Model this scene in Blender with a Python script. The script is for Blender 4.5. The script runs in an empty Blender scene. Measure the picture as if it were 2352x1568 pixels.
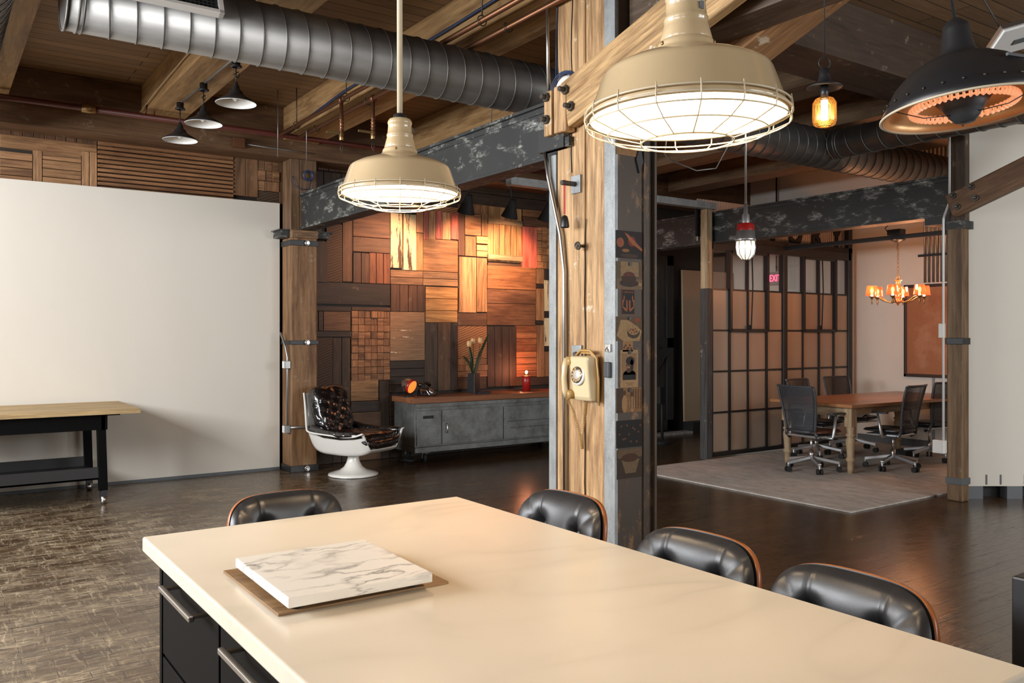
import bpy, math, random
from mathutils import Vector, Matrix, Euler
random.seed(7)
PI = math.pi
SC = bpy.context.scene
COL = SC.collection

# ------------------------------------------------------------------ mesh builder
class MB:
    def __init__(s, col=(.5, .5, .5)):
        s.v = []; s.f = []; s.uv = []; s.c = []; s.sm = []; s.mi = []
        s.col = col; s.m = Matrix(); s.mat = 0; s.smooth = False
    def face(s, idx, uvs, smooth=None):
        s.f.append(idx); s.uv.append(uvs); s.c.append(s.col)
        s.sm.append(s.smooth if smooth is None else smooth); s.mi.append(s.mat)
    def pt(s, p):
        s.v.append(tuple(s.m @ Vector(p))); return len(s.v) - 1
    # box with wood grain running along axis g (0,1,2)
    def box(s, x0, y0, z0, x1, y1, z1, g=2, taper=None):
        o = len(s.v)
        P = [(x, y, z) for z in (z0, z1) for y in (y0, y1) for x in (x0, x1)]
        for p in P: s.pt(p)
        ru, rv = random.random() * 40, random.random() * 40
        F = [((0, 2, 3, 1), 2), ((4, 5, 7, 6), 2), ((0, 1, 5, 4), 1), ((2, 6, 7, 3), 1), ((0, 4, 6, 2), 0), ((1, 3, 7, 5), 0)]
        for q, n in F:
            ax = [a for a in (0, 1, 2) if a != n]
            if g in ax: ua = g; va = [a for a in ax if a != g][0]
            else: ua, va = ax
            s.face([o + i for i in q], [(P[i][ua] + ru, P[i][va] + rv + n * 3.1) for i in q], False)
        return s
    # bar of rectangular section between two points
    def bar(s, a, b, w, h, up=(0, 0, 1)):
        a = Vector(a); b = Vector(b); d = (b - a); L = d.length; d.normalize()
        u = Vector(up); sd = d.cross(u)
        if sd.length < 1e-4: u = Vector((1, 0, 0)); sd = d.cross(u)
        sd.normalize(); u = sd.cross(d)
        M = Matrix((sd, d, u)).transposed().to_4x4(); M.translation = a
        old = s.m; s.m = old @ M
        s.box(-w / 2, 0, -h / 2, w / 2, L, h / 2, 1); s.m = old
        return s
    def lathe(s, prof, n=24, cap=True, smooth=True, c=(0, 0, 0), squash=1):
        o = len(s.v); k = len(prof)
        for i in range(n):
            a = 2 * PI * i / n
            for r, z in prof: s.pt((c[0] + r * math.cos(a), c[1] + r * math.sin(a) * squash, c[2] + z))
        for i in range(n):
            j = (i + 1) % n
            for q in range(k - 1):
                s.face([o + i * k + q, o + j * k + q, o + j * k + q + 1, o + i * k + q + 1],
                       [(prof[q][1], i * .05), (prof[q][1], i * .05 + .05), (prof[q + 1][1], i * .05 + .05), (prof[q + 1][1], i * .05)], smooth)
        if cap:
            if prof[0][0] > 1e-5: s.face([o + i * k for i in range(n)][::-1], [(0, 0)] * n, False)
            if prof[-1][0] > 1e-5: s.face([o + i * k + k - 1 for i in range(n)], [(0, 0)] * n, False)
        return s
    def cyl(s, a, b, r, r2=None, n=16, cap=True):
        a = Vector(a); b = Vector(b); d = b - a; L = d.length
        M = d.to_track_quat('Z', 'Y').to_matrix().to_4x4(); M.translation = a
        old = s.m; s.m = old @ M
        s.lathe([(r, 0), (r if r2 is None else r2, L)], n, cap); s.m = old
        return s
    def sph(s, c, r, n=16, k=10, sc=(1, 1, 1)):
        old = s.m; s.m = old @ Matrix.Translation(c) @ Matrix.Diagonal((*sc, 1))
        s.lathe([(max(r * math.sin(PI * i / k), 1e-4), -r * math.cos(PI * i / k)) for i in range(k + 1)], n, False); s.m = old
        return s
    def tube(s, pts, r, n=8, closed=False, cap=True):
        P = [Vector(p) for p in pts]; N = len(P); o = len(s.v); up = None
        for i, p in enumerate(P):
            if closed: t = P[(i + 1) % N] - P[i - 1]
            else: t = P[min(i + 1, N - 1)] - P[max(i - 1, 0)]
            t.normalize()
            if up is None:
                up = Vector((0, 0, 1)) if abs(t.z) < .9 else Vector((1, 0, 0))
            up = (up - t * up.dot(t))
            if up.length < 1e-6: up = t.orthogonal()
            up.normalize(); sd = t.cross(up)
            rr = r[i] if isinstance(r, (list, tuple)) else r
            for j in range(n):
                a = 2 * PI * j / n
                s.pt(p + up * (rr * math.cos(a)) + sd * (rr * math.sin(a)))
        for i in range(N if closed else N - 1):
            i2 = (i + 1) % N
            for j in range(n):
                j2 = (j + 1) % n
                s.face([o + i * n + j, o + i * n + j2, o + i2 * n + j2, o + i2 * n + j], [(i * .1, j * .02)] * 4, True)
        if cap and not closed:
            s.face([o + j for j in range(n)][::-1], [(0, 0)] * n, False)
            s.face([o + (N - 1) * n + j for j in range(n)], [(0, 0)] * n, False)
        return s
    def ring(s, c, R, r, n=48, k=6, normal=(0, 0, 1)):
        q = Vector(normal).to_track_quat('Z', 'Y'); c = Vector(c)
        return s.tube([c + q @ Vector((R * math.cos(2 * PI * i / n), R * math.sin(2 * PI * i / n), 0)) for i in range(n)], r, k, True)
    # prism from polygon in a plane: ax = normal axis, between a and b
    def prism(s, poly, a, b, ax=1):
        def mk(p, t): return {0: (t, p[0], p[1]), 1: (p[0], t, p[1]), 2: (p[0], p[1], t)}[ax]
        n = len(poly); o = len(s.v)
        for t in (a, b):
            for p in poly: s.pt(mk(p, t))
        s.face([o + i for i in range(n)][::-1], [poly[i] for i in range(n)][::-1], False)
        s.face([o + n + i for i in range(n)], [poly[i] for i in range(n)], False)
        for i in range(n):
            j = (i + 1) % n
            s.face([o + i, o + j, o + n + j, o + n + i], [(poly[i][0], a), (poly[j][0], a), (poly[j][0], b), (poly[i][0], b)], False)
        return s
    # grid surface from function f(u,v)->point ; optional thickness via th along normal fn
    def grid(s, f, nu, nv, smooth=True):
        o = len(s.v)
        for i in range(nu + 1):
            for j in range(nv + 1): s.pt(f(i / nu, j / nv))
        w = nv + 1
        for i in range(nu):
            for j in range(nv):
                s.face([o + i * w + j, o + (i + 1) * w + j, o + (i + 1) * w + j + 1, o + i * w + j + 1],
                       [(i / nu, j / nv), ((i + 1) / nu, j / nv), ((i + 1) / nu, (j + 1) / nv), (i / nu, (j + 1) / nv)], smooth)
        return s
    # closed cushion: two grids front/back sharing outline
    def pillow(s, f, nu, nv):
        def side(k):
            return lambda u, v: f(u, v, k)
        s.grid(side(1), nu, nv); 
        o = len(s.f); s.grid(side(-1), nu, nv)
        for i in range(o, len(s.f)): s.f[i] = s.f[i][::-1]; s.uv[i] = s.uv[i][::-1]
        return s
    def text(s, txt, M, size, depth=.004, xs=1.0, bold=0):
        cu = bpy.data.curves.new('t', 'FONT'); cu.body = txt; cu.size = size; cu.extrude = depth; cu.align_x = 'CENTER'; cu.align_y = 'CENTER'
        cu.resolution_u = 2; cu.offset = bold
        ob = bpy.data.objects.new('t', cu); COL.objects.link(ob)
        dg = bpy.context.evaluated_depsgraph_get(); me = bpy.data.meshes.new_from_object(ob.evaluated_get(dg))
        old = s.m; s.m = old @ M @ Matrix.Diagonal((xs, 1, 1, 1)); o = len(s.v)
        for v in me.vertices: s.pt(v.co)
        for p in me.polygons: s.face([o + i for i in p.vertices], [(0, 0)] * len(p.vertices), False)
        s.m = old
        bpy.data.objects.remove(ob); bpy.data.meshes.remove(me); bpy.data.curves.remove(cu)
        return s
    def build(s, name, mats, parent=None, bevel=0, weld=False, solid=0, sub=0, segs=2):
        me = bpy.data.meshes.new(name); me.from_pydata(s.v, [], s.f)
        if not isinstance(mats, (list, tuple)): mats = [mats]
        for m in mats: me.materials.append(m)
        me.uv_layers.new(name='UVMap'); me.color_attributes.new('col', 'FLOAT_COLOR', 'CORNER')
        uvl = me.uv_layers['UVMap']; ca = me.color_attributes['col']
        uf = []; cf = []
        for u, c in zip(s.uv, s.c):
            for q in u: uf += [q[0], q[1]]; cf += [c[0], c[1], c[2], 1]
        uvl.data.foreach_set('uv', uf); ca.data.foreach_set('color', cf)
        me.polygons.foreach_set('use_smooth', s.sm); me.polygons.foreach_set('material_index', s.mi)
        me.update()
        ob = bpy.data.objects.new(name, me); COL.objects.link(ob)
        if parent: ob.parent = parent
        if weld: ob.modifiers.new('w', 'WELD').merge_threshold = .0004
        if solid:
            q = ob.modifiers.new('s', 'SOLIDIFY'); q.thickness = abs(solid); q.offset = 0 if solid > 0 else -1
        if sub:
            q = ob.modifiers.new('u', 'SUBSURF'); q.levels = sub; q.render_levels = sub
        if bevel:
            q = ob.modifiers.new('b', 'BEVEL'); q.width = bevel; q.segments = segs; q.limit_method = 'ANGLE'; q.angle_limit = .7
        return ob

def tag(o, label=None, cat=None, group=None, kind=None):
    if label: o['label'] = label
    if cat: o['category'] = cat
    if group: o['group'] = group
    if kind: o['kind'] = kind
    return o
def thing(name, label, cat, loc=(0, 0, 0), rz=0, group=None):
    o = bpy.data.objects.new(name, None); COL.objects.link(o); o.empty_display_size = .1
    o.location = loc; o.rotation_euler = (0, 0, rz)
    return tag(o, label, cat, group)
def struct(o): o['kind'] = 'structure'; return o
def dup(root, loc, rz, label, parent=None):
    r = root.copy(); COL.objects.link(r); r.location = loc; r.rotation_euler = (root.rotation_euler[0], root.rotation_euler[1], rz)
    if label: r['label'] = label
    def rec(a, b):
        for ch in list(a.children):
            if ch == b: continue
            c = ch.copy(); COL.objects.link(c); c.parent = b
            rec(ch, c)
    rec(root, r)
    return r
def T(x, y, z): return Matrix.Translation((x, y, z))
def RX(a): return Matrix.Rotation(a, 4, 'X')
def RY(a): return Matrix.Rotation(a, 4, 'Y')
def RZ(a): return Matrix.Rotation(a, 4, 'Z')

# ------------------------------------------------------------------ materials
class NT:
    def __init__(s, name):
        s.mat = bpy.data.materials.new(name); s.mat.use_nodes = True
        s.t = s.mat.node_tree; s.n = s.t.nodes; s.n.clear()
        s.out = s.n.new('ShaderNodeOutputMaterial')
    def add(s, ty, **k):
        q = s.n.new('ShaderNode' + ty)
        for a, b in k.items():
            if a.startswith('_'): setattr(q, a[1:], b)
            else:
                key = a.replace('__', ' ')
                q.inputs[key].default_value = b
        return q
    def l(s, a, b): s.t.links.new(a, b)
    def ramp(s, fac, stops, interp='LINEAR'):
        q = s.n.new('ShaderNodeValToRGB'); q.color_ramp.interpolation = interp
        e = q.color_ramp.elements
        while len(e) < len(stops): e.new(.5)
        for i, (p, c) in enumerate(stops):
            e[i].position = p; e[i].color = (c, c, c, 1) if not isinstance(c, tuple) else (*c, 1)
        s.l(fac, q.inputs[0]); return q.outputs[0]
    def mix(s, fac, a, b, mode='MIX'):
        q = s.n.new('ShaderNodeMix'); q.data_type = 'RGBA'; q.blend_type = mode
        for i, x in ((0, fac), (6, a), (7, b)):
            if hasattr(x, 'is_linked'): s.l(x, q.inputs[i])
            elif i == 0: q.inputs[0].default_value = x
            else: q.inputs[i].default_value = (*x, 1)
        return q.outputs[2]
    def math(s, op, a, b=0.0):
        q = s.n.new('ShaderNodeMath'); q.operation = op
        for i, x in ((0, a), (1, b)):
            if hasattr(x, 'is_linked'): s.l(x, q.inputs[i])
            else: q.inputs[i].default_value = x
        return q.outputs[0]
    def noise(s, vec, scale, detail=4, rough=.6, sc=(1, 1, 1), dist=0, rot=(0, 0, 0)):
        m = s.add('Mapping'); m.inputs['Scale'].default_value = sc; m.inputs['Rotation'].default_value = rot; s.l(vec, m.inputs[0])
        q = s.add('TexNoise'); q.inputs['Scale'].default_value = scale; q.inputs['Detail'].default_value = detail
        q.inputs['Roughness'].default_value = rough; q.inputs['Distortion'].default_value = dist
        s.l(m.outputs[0], q.inputs[0]); return q.outputs[0]
    def pos(s): return s.add('NewGeometry').outputs['Position']
    def obj(s): return s.add('TexCoord').outputs['Object']
    def uv(s): return s.add('TexCoord').outputs['UV']
    def bump(s, h, strength=.3, dist=.01):
        q = s.add('Bump', Strength=strength, Distance=dist); s.l(h, q.inputs['Height']); return q.outputs[0]
    def pr(s, color, rough=.5, metal=0, normal=None, **k):
        q = s.n.new('ShaderNodeBsdfPrincipled')
        for key, x in (('Base Color', color), ('Roughness', rough), ('Metallic', metal)):
            if hasattr(x, 'is_linked'): s.l(x, q.inputs[key])
            elif key == 'Base Color': q.inputs[key].default_value = (*x, 1)
            else: q.inputs[key].default_value = x
        if normal is not None: s.l(normal, q.inputs['Normal'])
        for a, b in k.items():
            a = a.replace('_', ' ')
            if hasattr(b, 'is_linked'): s.l(b, q.inputs[a])
            else: q.inputs[a].default_value = b
        s.l(q.outputs[0], s.out.inputs[0]); return q
def plain(name, c, rough=.5, metal=0, **k):
    t = NT(name); 
    n = t.noise(t.obj(), 40, 3)
    col = t.mix(t.math('MULTIPLY', n, .25), c, tuple(x * .75 for x in c))
    t.pr(col, rough, metal, **k); return t.mat
def emis(name, c, st, base=(.8, .8, .8)):
    t = NT(name); t.pr(base, .4, 0, Emission_Color=(*c, 1), Emission_Strength=st); return t.mat
def wood(name, contrast=1.0, rough=.55, stain=0.0, pale=None, bumps=.1):
    t = NT(name); uv = t.uv()
    a = t.add('Attribute', _attribute_name='col').outputs['Color']
    g1 = t.noise(uv, 1.6, 5, .62, (1, 20, 1), .5)
    g2 = t.noise(uv, 5, 4, .7, (1, 24, 1))
    kn = t.noise(uv, 2.3, 2, .5, (1, 3, 1))
    f = t.ramp(g1, [(.3, 0.0), (.7, 1.0)])
    dark = t.mix(1.0, a, (.45 / contrast if contrast > 1 else .6, .40 / contrast if contrast > 1 else .55, .36 / contrast if contrast > 1 else .5), 'MULTIPLY')
    c = t.mix(f, dark, a)
    lt = t.mix(1.0, a, (1.28, 1.24, 1.18), 'MULTIPLY')
    c = t.mix(t.ramp(g2, [(.5, 0.0), (.75, .8)]), c, lt)
    c = t.mix(t.ramp(kn, [(.62, 0.0), (.8, .7)]), c, dark)
    if stain:
        w = t.noise(t.pos(), 7, 6, .7)
        c = t.mix(t.ramp(w, [(.62, 0.0), (.68, stain)]), c, pale or (.6, .55, .45))
        w2 = t.noise(uv, 1.5, 5, .65, (.8, 6, 1), .6)
        c = t.mix(t.ramp(w2, [(.48, 0.0), (.66, .7)]), c, t.mix(1.0, c, (.35, .24, .14), 'MULTIPLY'))
    h = t.math('ADD', g1, g2)
    t.pr(c, rough, 0, t.bump(h, bumps, .004)); return t.mat

M = {}
M['wood'] = wood('old_wood', 1.1, .6)
M['salv'] = wood('salvaged_wood', 1.35, .6, .10, (.55, .42, .26))
M['woodgloss'] = wood('varnished_wood', 1.0, .28)
M['timber'] = wood('fir_timber', 1.3, .6, .9, (.72, .62, .46))
M['brownpost'] = wood('brown_timber', 1.1, .6, .45, (.4, .34, .26))
M['beamwood'] = wood('joist_timber', 1.0, .65, .25, (.5, .42, .3))
def mk():
    # peeling paint over old boards
    for nm, pc, lo, hi, sc in (('yellowpaint', (.80, .66, .38), .44, .47, (.8, 7, 1)), ('flecks', (.85, .72, .52), .615, .63, (1.2, 6, 1))):
        t = NT(nm); uv = t.uv(); a = t.add('Attribute', _attribute_name='col').outputs['Color']
        g = t.noise(uv, 3, 5, .65, (1.2, 22, 1)); n = t.noise(uv, 1.9, 8, .75, sc)
        base = t.mix(t.ramp(g, [(.3, 0.0), (.7, 1.0)]), t.mix(1.0, a, (.5, .45, .4), 'MULTIPLY'), a)
        if nm == 'yellowpaint': base = t.mix(1.0, base, (.13, .10, .08), 'MULTIPLY')
        f = t.ramp(n, [(lo, 0.0), (hi, 1.0)])
        c = t.mix(f, base, pc); t.pr(c, .6, 0, t.bump(f, .4, .002)); M[nm] = t.mat
    # rippled saw-cut wood
    t = NT('ribbed_wood'); p = t.pos(); a = t.add('Attribute', _attribute_name='col').outputs['Color']
    m = t.add('Mapping'); m.inputs['Rotation'].default_value = (0, .35, 0); t.l(p, m.inputs[0])
    w = t.add("TexWave", Scale=11.0, Distortion=3.0); w.bands_direction = 'Z'; t.l(m.outputs[0], w.inputs[0])
    c = t.mix(w.outputs[1], t.mix(1.0, a, (.4, .36, .3), 'MULTIPLY'), a); t.pr(c, .65, 0, t.bump(w.outputs[1], .4, .004)); M['rib'] = t.mat
    # floor
    t = NT('scuffed_wood_block_floor'); p = t.pos()
    mp = t.add('Mapping'); t.l(p, mp.inputs[0])
    br = t.add('TexBrick', Scale=1.0, Mortar__Size=.002, Brick__Width=.24, Row__Height=.085, Mortar__Smooth=.3, Bias=0.0)
    br.inputs['Color1'].default_value = (.080, .044, .019, 1); br.inputs['Color2'].default_value = (.052, .028, .013, 1); br.inputs['Mortar'].default_value = (.022, .013, .008, 1)
    t.l(mp.outputs[0], br.inputs[0])
    big = t.noise(p, .45, 4, .6); wear = t.noise(p, 3.2, 8, .72, (1.0, 2.6, 1), .4, (0, 0, .15)); fine = t.noise(p, 16, 6, .75, (.6, 3.2, 1), .3, (0, 0, -.25)); sc2 = t.noise(p, 11, 5, .8, (3.4, .5, 1), .6, (0, 0, .5))
    # traffic wear is strongest on the left, near the kitchen counter
    sx = t.add('SeparateXYZ'); t.l(p, sx.inputs[0])
    zone = t.ramp(t.math('ADD', t.math('MULTIPLY', sx.outputs[0], .16), t.math('MULTIPLY', t.math('SUBTRACT', big, .5), .5)), [(.15, 1.0), (.75, .06)])
    f = t.math('MULTIPLY', t.ramp(wear, [(.40, 0.0), (.60, 1.0)]), t.ramp(fine, [(.40, .05), (.58, 1.0)]))
    f = t.math('MULTIPLY', t.math('ADD', f, t.math('MULTIPLY', t.ramp(sc2, [(.54, 0.0), (.64, 1.0)]), .7)), zone)
    f = t.math('MULTIPLY', f, t.ramp(t.noise(p, .8, 3, .6), [(.36, .35), (.56, 1.0)]))
    c = t.mix(f, br.outputs[0], (.42, .335, .22))
    scr = t.ramp(t.noise(p, 5, 3, .5, (.35, 5, 1), 1.2, (0, 0, .7)), [(.66, 0.0), (.69, 1.0)])
    c = t.mix(t.math('MULTIPLY', scr, .7), c, (.008, .006, .005))
    c = t.mix(t.math('MULTIPLY', br.outputs[1], .75), c, (.010, .007, .005))
    ro = t.math('ADD', t.math('MULTIPLY', f, .4), t.ramp(fine, [(.3, .12), (.75, .27)]))
    h = t.math('SUBTRACT', t.math('MULTIPLY', fine, .5), t.math('ADD', br.outputs[1], scr))
    t.pr(c, ro, 0, t.bump(h, .32, .004), Specular_IOR_Level=.6); M['floor'] = t.mat
    # painted wall
    t = NT('white_plaster'); p = t.pos(); n = t.noise(p, .9, 5, .6, (1, 1, .5)); n2 = t.noise(p, 60, 3)
    c = t.mix(t.ramp(n, [(.35, 0.0), (.75, .35)]), (.70, .655, .57), (.57, .53, .45)); t.pr(c, .75, 0, t.bump(n2, .06, .002)); M['plaster'] = t.mat
    t = NT('dark_wall_paint'); p = t.pos(); n = t.noise(p, 2, 5, .6); c = t.mix(n, (.022, .022, .020), (.045, .042, .036)); t.pr(c, .7, 0); M['darkwall'] = t.mat
    # scuffed black steel
    t = NT('scuffed_black_steel'); p = t.pos(); n = t.noise(p, 5, 5, .68, (1, .9, 1.7), .2, (.5, 0, 0)); n2 = t.noise(p, 26, 4, .7, (1, .5, 2.2)); n3 = t.noise(p, 1.2, 3)
    n4 = t.noise(p, 70, 4, .8)
    f = t.math('MULTIPLY', t.ramp(n, [(.52, 0.0), (.66, .8)]), t.math('MULTIPLY', t.ramp(n2, [(.40, 0.05), (.58, 1.0)]), t.ramp(n4, [(.38, .15), (.55, 1.0)])))
    c = t.mix(f, t.mix(n3, (.012, .013, .013), (.035, .037, .035)), (.55, .55, .49)); t.pr(c, .55, 0, t.bump(n, .15, .003)); M['steel'] = t.mat
    t = NT('light_grey_steel_edge'); p = t.pos(); n = t.noise(p, 12, 6, .7, (1, 1, .5)); n2 = t.noise(p, 160, 2)
    c = t.mix(t.ramp(n, [(.4, 0.0), (.75, .8)]), (.36, .38, .38), (.16, .17, .17)); c = t.mix(t.ramp(n2, [(.5, 0.0), (.7, .3)]), c, (.6, .62, .6)); t.pr(c, .5, .35, t.bump(n2, .2, .001)); M['greysteel'] = t.mat
    t = NT('rusty_brown_steel'); p = t.pos(); n = t.noise(p, 9, 7, .75, (1, 1, .5)); n2 = t.noise(p, 2.5, 3)
    c = t.mix(t.ramp(n, [(.55, 0.0), (.7, 1.0)]), t.mix(n2, (.040, .028, .019), (.075, .05, .032)), (.30, .16, .065)); t.pr(c, .5, .2); M['rust'] = t.mat
    # galvanised spiral duct
    t = NT('galvanised_duct'); p = t.pos(); n = t.noise(p, 5, 5, .6, (.4, 2, 2)); n2 = t.noise(p, 1.1, 4)
    c = t.mix(n, (.13, .125, .115), (.25, .24, .225)); r = t.math('ADD', t.math('MULTIPLY', n, .2), .36); t.pr(c, r, .9, t.bump(n2, .06, .02)); M['duct'] = t.mat
    # counter: creamy quartz with faint veins
    def veins(nm, base, vein, scale, w, st, ro, det=3):
        t = NT(nm); p = t.obj(); d = t.noise(p, scale * .7, 6, .65, (1, 1, 1), 0)
        mx = t.mix(.32, p, d)
        mp = t.add('Mapping'); mp.inputs['Rotation'].default_value = (.1, .2, .65); t.l(t.mix(.06, p, t.add('TexNoise', Scale=scale * .9, Detail=5.0, Roughness=.6).outputs[1]), mp.inputs[0])
        wv = t.add('TexNoise', Scale=scale, Detail=float(det), Roughness=.45, Distortion=.5); mp.inputs['Scale'].default_value = (1.0, 2.6, 1.0); t.l(mp.outputs[0], wv.inputs[0])
        v = t.math('ABSOLUTE', t.math('SUBTRACT', wv.outputs[0], .5))
        f = t.ramp(v, [(0.0, st), (w * .3, st * .5), (w, 0.0)])
        k = t.ramp(t.noise(p, scale * .9, 3), [(.38, 0.0), (.65, 1.0)])
        c = t.mix(t.math('MULTIPLY', f, k), base, vein); t.pr(c, ro, 0); return t.mat
    M['counter'] = veins('cream_quartz', (.74, .66, .53), (.47, .43, .33), 1.3, .10, .55, .22, 2)
    M['marble'] = veins('veined_marble', (.82, .79, .72), (.15, .15, .14), 5.0, .055, .9, .22, 3)
    # leather
    t = NT('black_leather'); n = t.noise(t.obj(), 90, 4, .6); n2 = t.noise(t.obj(), 8, 4)
    t.pr(t.mix(n2, (.012, .013, .015), (.026, .027, .03)), t.math('ADD', t.math('MULTIPLY', n2, .16), .3), 0, t.bump(n, .12, .002), Specular_IOR_Level=.6); M['leather'] = t.mat
    t = NT('patent_leather'); n = t.noise(t.obj(), 9, 2, .45, dist=.8); n2 = t.noise(t.obj(), 25, 2)
    t.pr((.008, .007, .007), .14, 0, t.bump(t.math('ADD', n, t.math('MULTIPLY', n2, .15)), .55, .03), Specular_IOR_Level=.7, Coat_Weight=.5); M['patent'] = t.mat
    # rug
    t = NT('grey_rug'); p = t.pos(); n = t.noise(p, 7, 8, .8, (1.5, .6, 1), .5, (0, 0, .5)); n2 = t.noise(p, 120, 3)
    c = t.mix(t.ramp(n, [(.4, 0.0), (.7, 1.0)]), (.60, .555, .49), (.27, .24, .205)); c = t.mix(t.ramp(n2, [(.4, 0.0), (.7, .5)]), c, (.5, .48, .45)); t.pr(c, .95, 0, t.bump(n2, .6, .006)); M['rug'] = t.mat
    # mesh chair back
    t = NT('perforated_grey_mesh'); uv = t.uv(); mp = t.add('Mapping'); mp.inputs['Scale'].default_value = (46, 46, 46); t.l(uv, mp.inputs[0])
    vo = t.add('TexVoronoi', Scale=1.0, Randomness=0.0); t.l(mp.outputs[0], vo.inputs[0])
    hole = t.math('LESS_THAN', vo.outputs['Distance'], .33)
    q = t.pr((.045, .05, .057), .55, 0, Alpha=t.math('SUBTRACT', 1.0, hole)); M['mesh'] = t.mat
    # glass
    t = NT('frosted_glass_pane'); n = t.noise(t.pos(), 1.2, 3); c = t.mix(n, (.40, .33, .25), (.50, .43, .35)); t.pr(c, .38, 0); M['frost'] = t.mat
    t = NT('clear_pane'); g = t.add('BsdfGlossy', Roughness=.05); tr = t.add('BsdfTransparent'); mi = t.add('MixShader', Fac=.1); t.l(tr.outputs[0], mi.inputs[1]); t.l(g.outputs[0], mi.inputs[2]); t.l(mi.outputs[0], t.out.inputs[0]); M['clear'] = t.mat
    t = NT('window_pane_glass'); tr = t.add('BsdfTransparent'); g = t.add('BsdfGlossy', Roughness=.02); mi = t.add('MixShader', Fac=.04); t.l(tr.outputs[0], mi.inputs[1]); t.l(g.outputs[0], mi.inputs[2]); t.l(mi.outputs[0], t.out.inputs[0]); M['pane'] = t.mat
    t = NT('coral_shade_glass'); tr = t.add('BsdfTranslucent'); tr.inputs[0].default_value = (.9, .16, .07, 1); tp = t.add('BsdfTransparent'); tp.inputs[0].default_value = (.9, .24, .13, 1); g = t.add('BsdfGlossy', Roughness=.1)
    m1 = t.add('MixShader', Fac=.45); t.l(tr.outputs[0], m1.inputs[1]); t.l(tp.outputs[0], m1.inputs[2]); m2 = t.add('MixShader', Fac=.12); t.l(m1.outputs[0], m2.inputs[1]); t.l(g.outputs[0], m2.inputs[2]); t.l(m2.outputs[0], t.out.inputs[0]); M['coral'] = t.mat
    t = NT('milky_jar_glass'); tr = t.add('BsdfTranslucent'); tp = t.add('BsdfTransparent'); g = t.add('BsdfGlossy', Roughness=.1)
    m1 = t.add('MixShader', Fac=.35); t.l(tr.outputs[0], m1.inputs[1]); t.l(tp.outputs[0], m1.inputs[2]); m2 = t.add('MixShader', Fac=.1); t.l(m1.outputs[0], m2.inputs[1]); t.l(g.outputs[0], m2.inputs[2]); t.l(m2.outputs[0], t.out.inputs[0]); M['jar'] = t.mat
    # corrugated sign sheet
    t = NT('corrugated_sheet'); w = t.add('TexWave', Scale=6.5); w.bands_direction = 'X'; t.l(t.pos(), w.inputs[0]); t.pr(t.mix(t.noise(t.pos(), 5), (.42, .34, .27), (.55, .47, .4)), .5, .2, t.bump(w.outputs[1], .8, .02)); M['corr'] = t.mat
    # cabinet metal of the credenza
    t = NT('weathered_zinc'); p = t.pos(); n = t.noise(p, 5, 7, .7, (1, 1, 1)); n2 = t.noise(p, 30, 4)
    c = t.mix(t.ramp(n, [(.4, 0.0), (.72, 1.0)]), (.20, .215, .205), (.085, .08, .07)); c = t.mix(t.ramp(n2, [(.6, 0.0), (.75, .4)]), c, (.3, .31, .3)); t.pr(c, .5, .35); M['zinc'] = t.mat
    t = NT('framed_print_paper'); p = t.pos(); n = t.noise(p, 2.6, 4, .6, (1, 1, 1)); n2 = t.noise(p, 45, 3)
    c = t.mix(t.ramp(n, [(.5, 0.0), (.68, .55)]), (.33, .135, .06), (.52, .32, .19)); c = t.mix(t.ramp(n2, [(.5, 0.0), (.7, .15)]), c, (.5, .3, .16)); t.pr(c, .3, 0); M['print'] = t.mat
    # vertex-colour print
    t = NT('printed_colours'); a = t.add('Attribute', _attribute_name='col').outputs['Color']; n = t.noise(t.pos(), 60, 4); t.pr(t.mix(1.0, t.mix(n, a, t.mix(1.0, a, (.4, .36, .3), 'MULTIPLY')), (.85, .68, .5), 'MULTIPLY'), .5, 0, Specular_IOR_Level=.25); M['vcol'] = t.mat
    t = NT('ceiling_planks'); p = t.pos()
    br = t.add('TexBrick', Scale=1.0, Mortar__Size=.004, Brick__Width=3.2, Row__Height=.14, Bias=0.0)
    br.inputs['Color1'].default_value = (.36, .22, .11, 1); br.inputs['Color2'].default_value = (.24, .145, .075, 1); br.inputs['Mortar'].default_value = (.02, .013, .008, 1); t.l(p, br.inputs[0])
    g = t.noise(p, 4, 5, .65, (1, 16, 1), .5); c = t.mix(t.ramp(g, [(.3, .0), (.7, .8)]), br.outputs[0], t.mix(1.0, br.outputs[0], (.55, .5, .45), 'MULTIPLY')); t.pr(c, .7, 0, t.bump(t.math('SUBTRACT', g, br.outputs[1]), .3, .004)); M['deck'] = t.mat
mk()
M['enamel_out'] = plain('cream_enamel', (.60, .45, .26), .22, 0, Coat_Weight=.4)
M['enamel_in'] = plain('white_enamel_inside', (.80, .74, .60), .4)
M['bone'] = plain('bone_enamel_wire', (.70, .60, .43), .35)
M['bulb'] = emis('warm_bulb', (1.0, .78, .5), 12)
M['black'] = plain('black_paint', (.018, .018, .019), .4)
M['blackmatt'] = plain('matt_black', (.012, .012, .012), .7)
M['ink'] = plain('black_laminate', (.003, .003, .003), .55, 0, Specular_IOR_Level=.08)
M['chrome'] = plain('brushed_chrome', (.62, .61, .59), .28, 1)
M['alu'] = plain('cast_aluminium', (.55, .56, .57), .35, .85)
M['conduit'] = plain('steel_conduit', (.36, .36, .35), .38, .85)
M['copper'] = plain('copper_pipe', (.25, .115, .06), .42, .8)
M['redpipe'] = plain('red_sprinkler_pipe', (.10, .02, .012), .45)
M['white'] = plain('white_plastic', (.78, .77, .73), .35)
M['gloss_white'] = plain('gloss_white_fibreglass', (.80, .78, .72), .16, 0, Coat_Weight=.6)
M['cream'] = plain('cream_phone_plastic', (.74, .60, .36), .28, 0, Coat_Weight=.3)
M['tanp'] = plain('tan_phone_plastic', (.50, .30, .10), .3)
M['blue'] = plain('blue_cable', (.018, .035, .09), .45)
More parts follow.
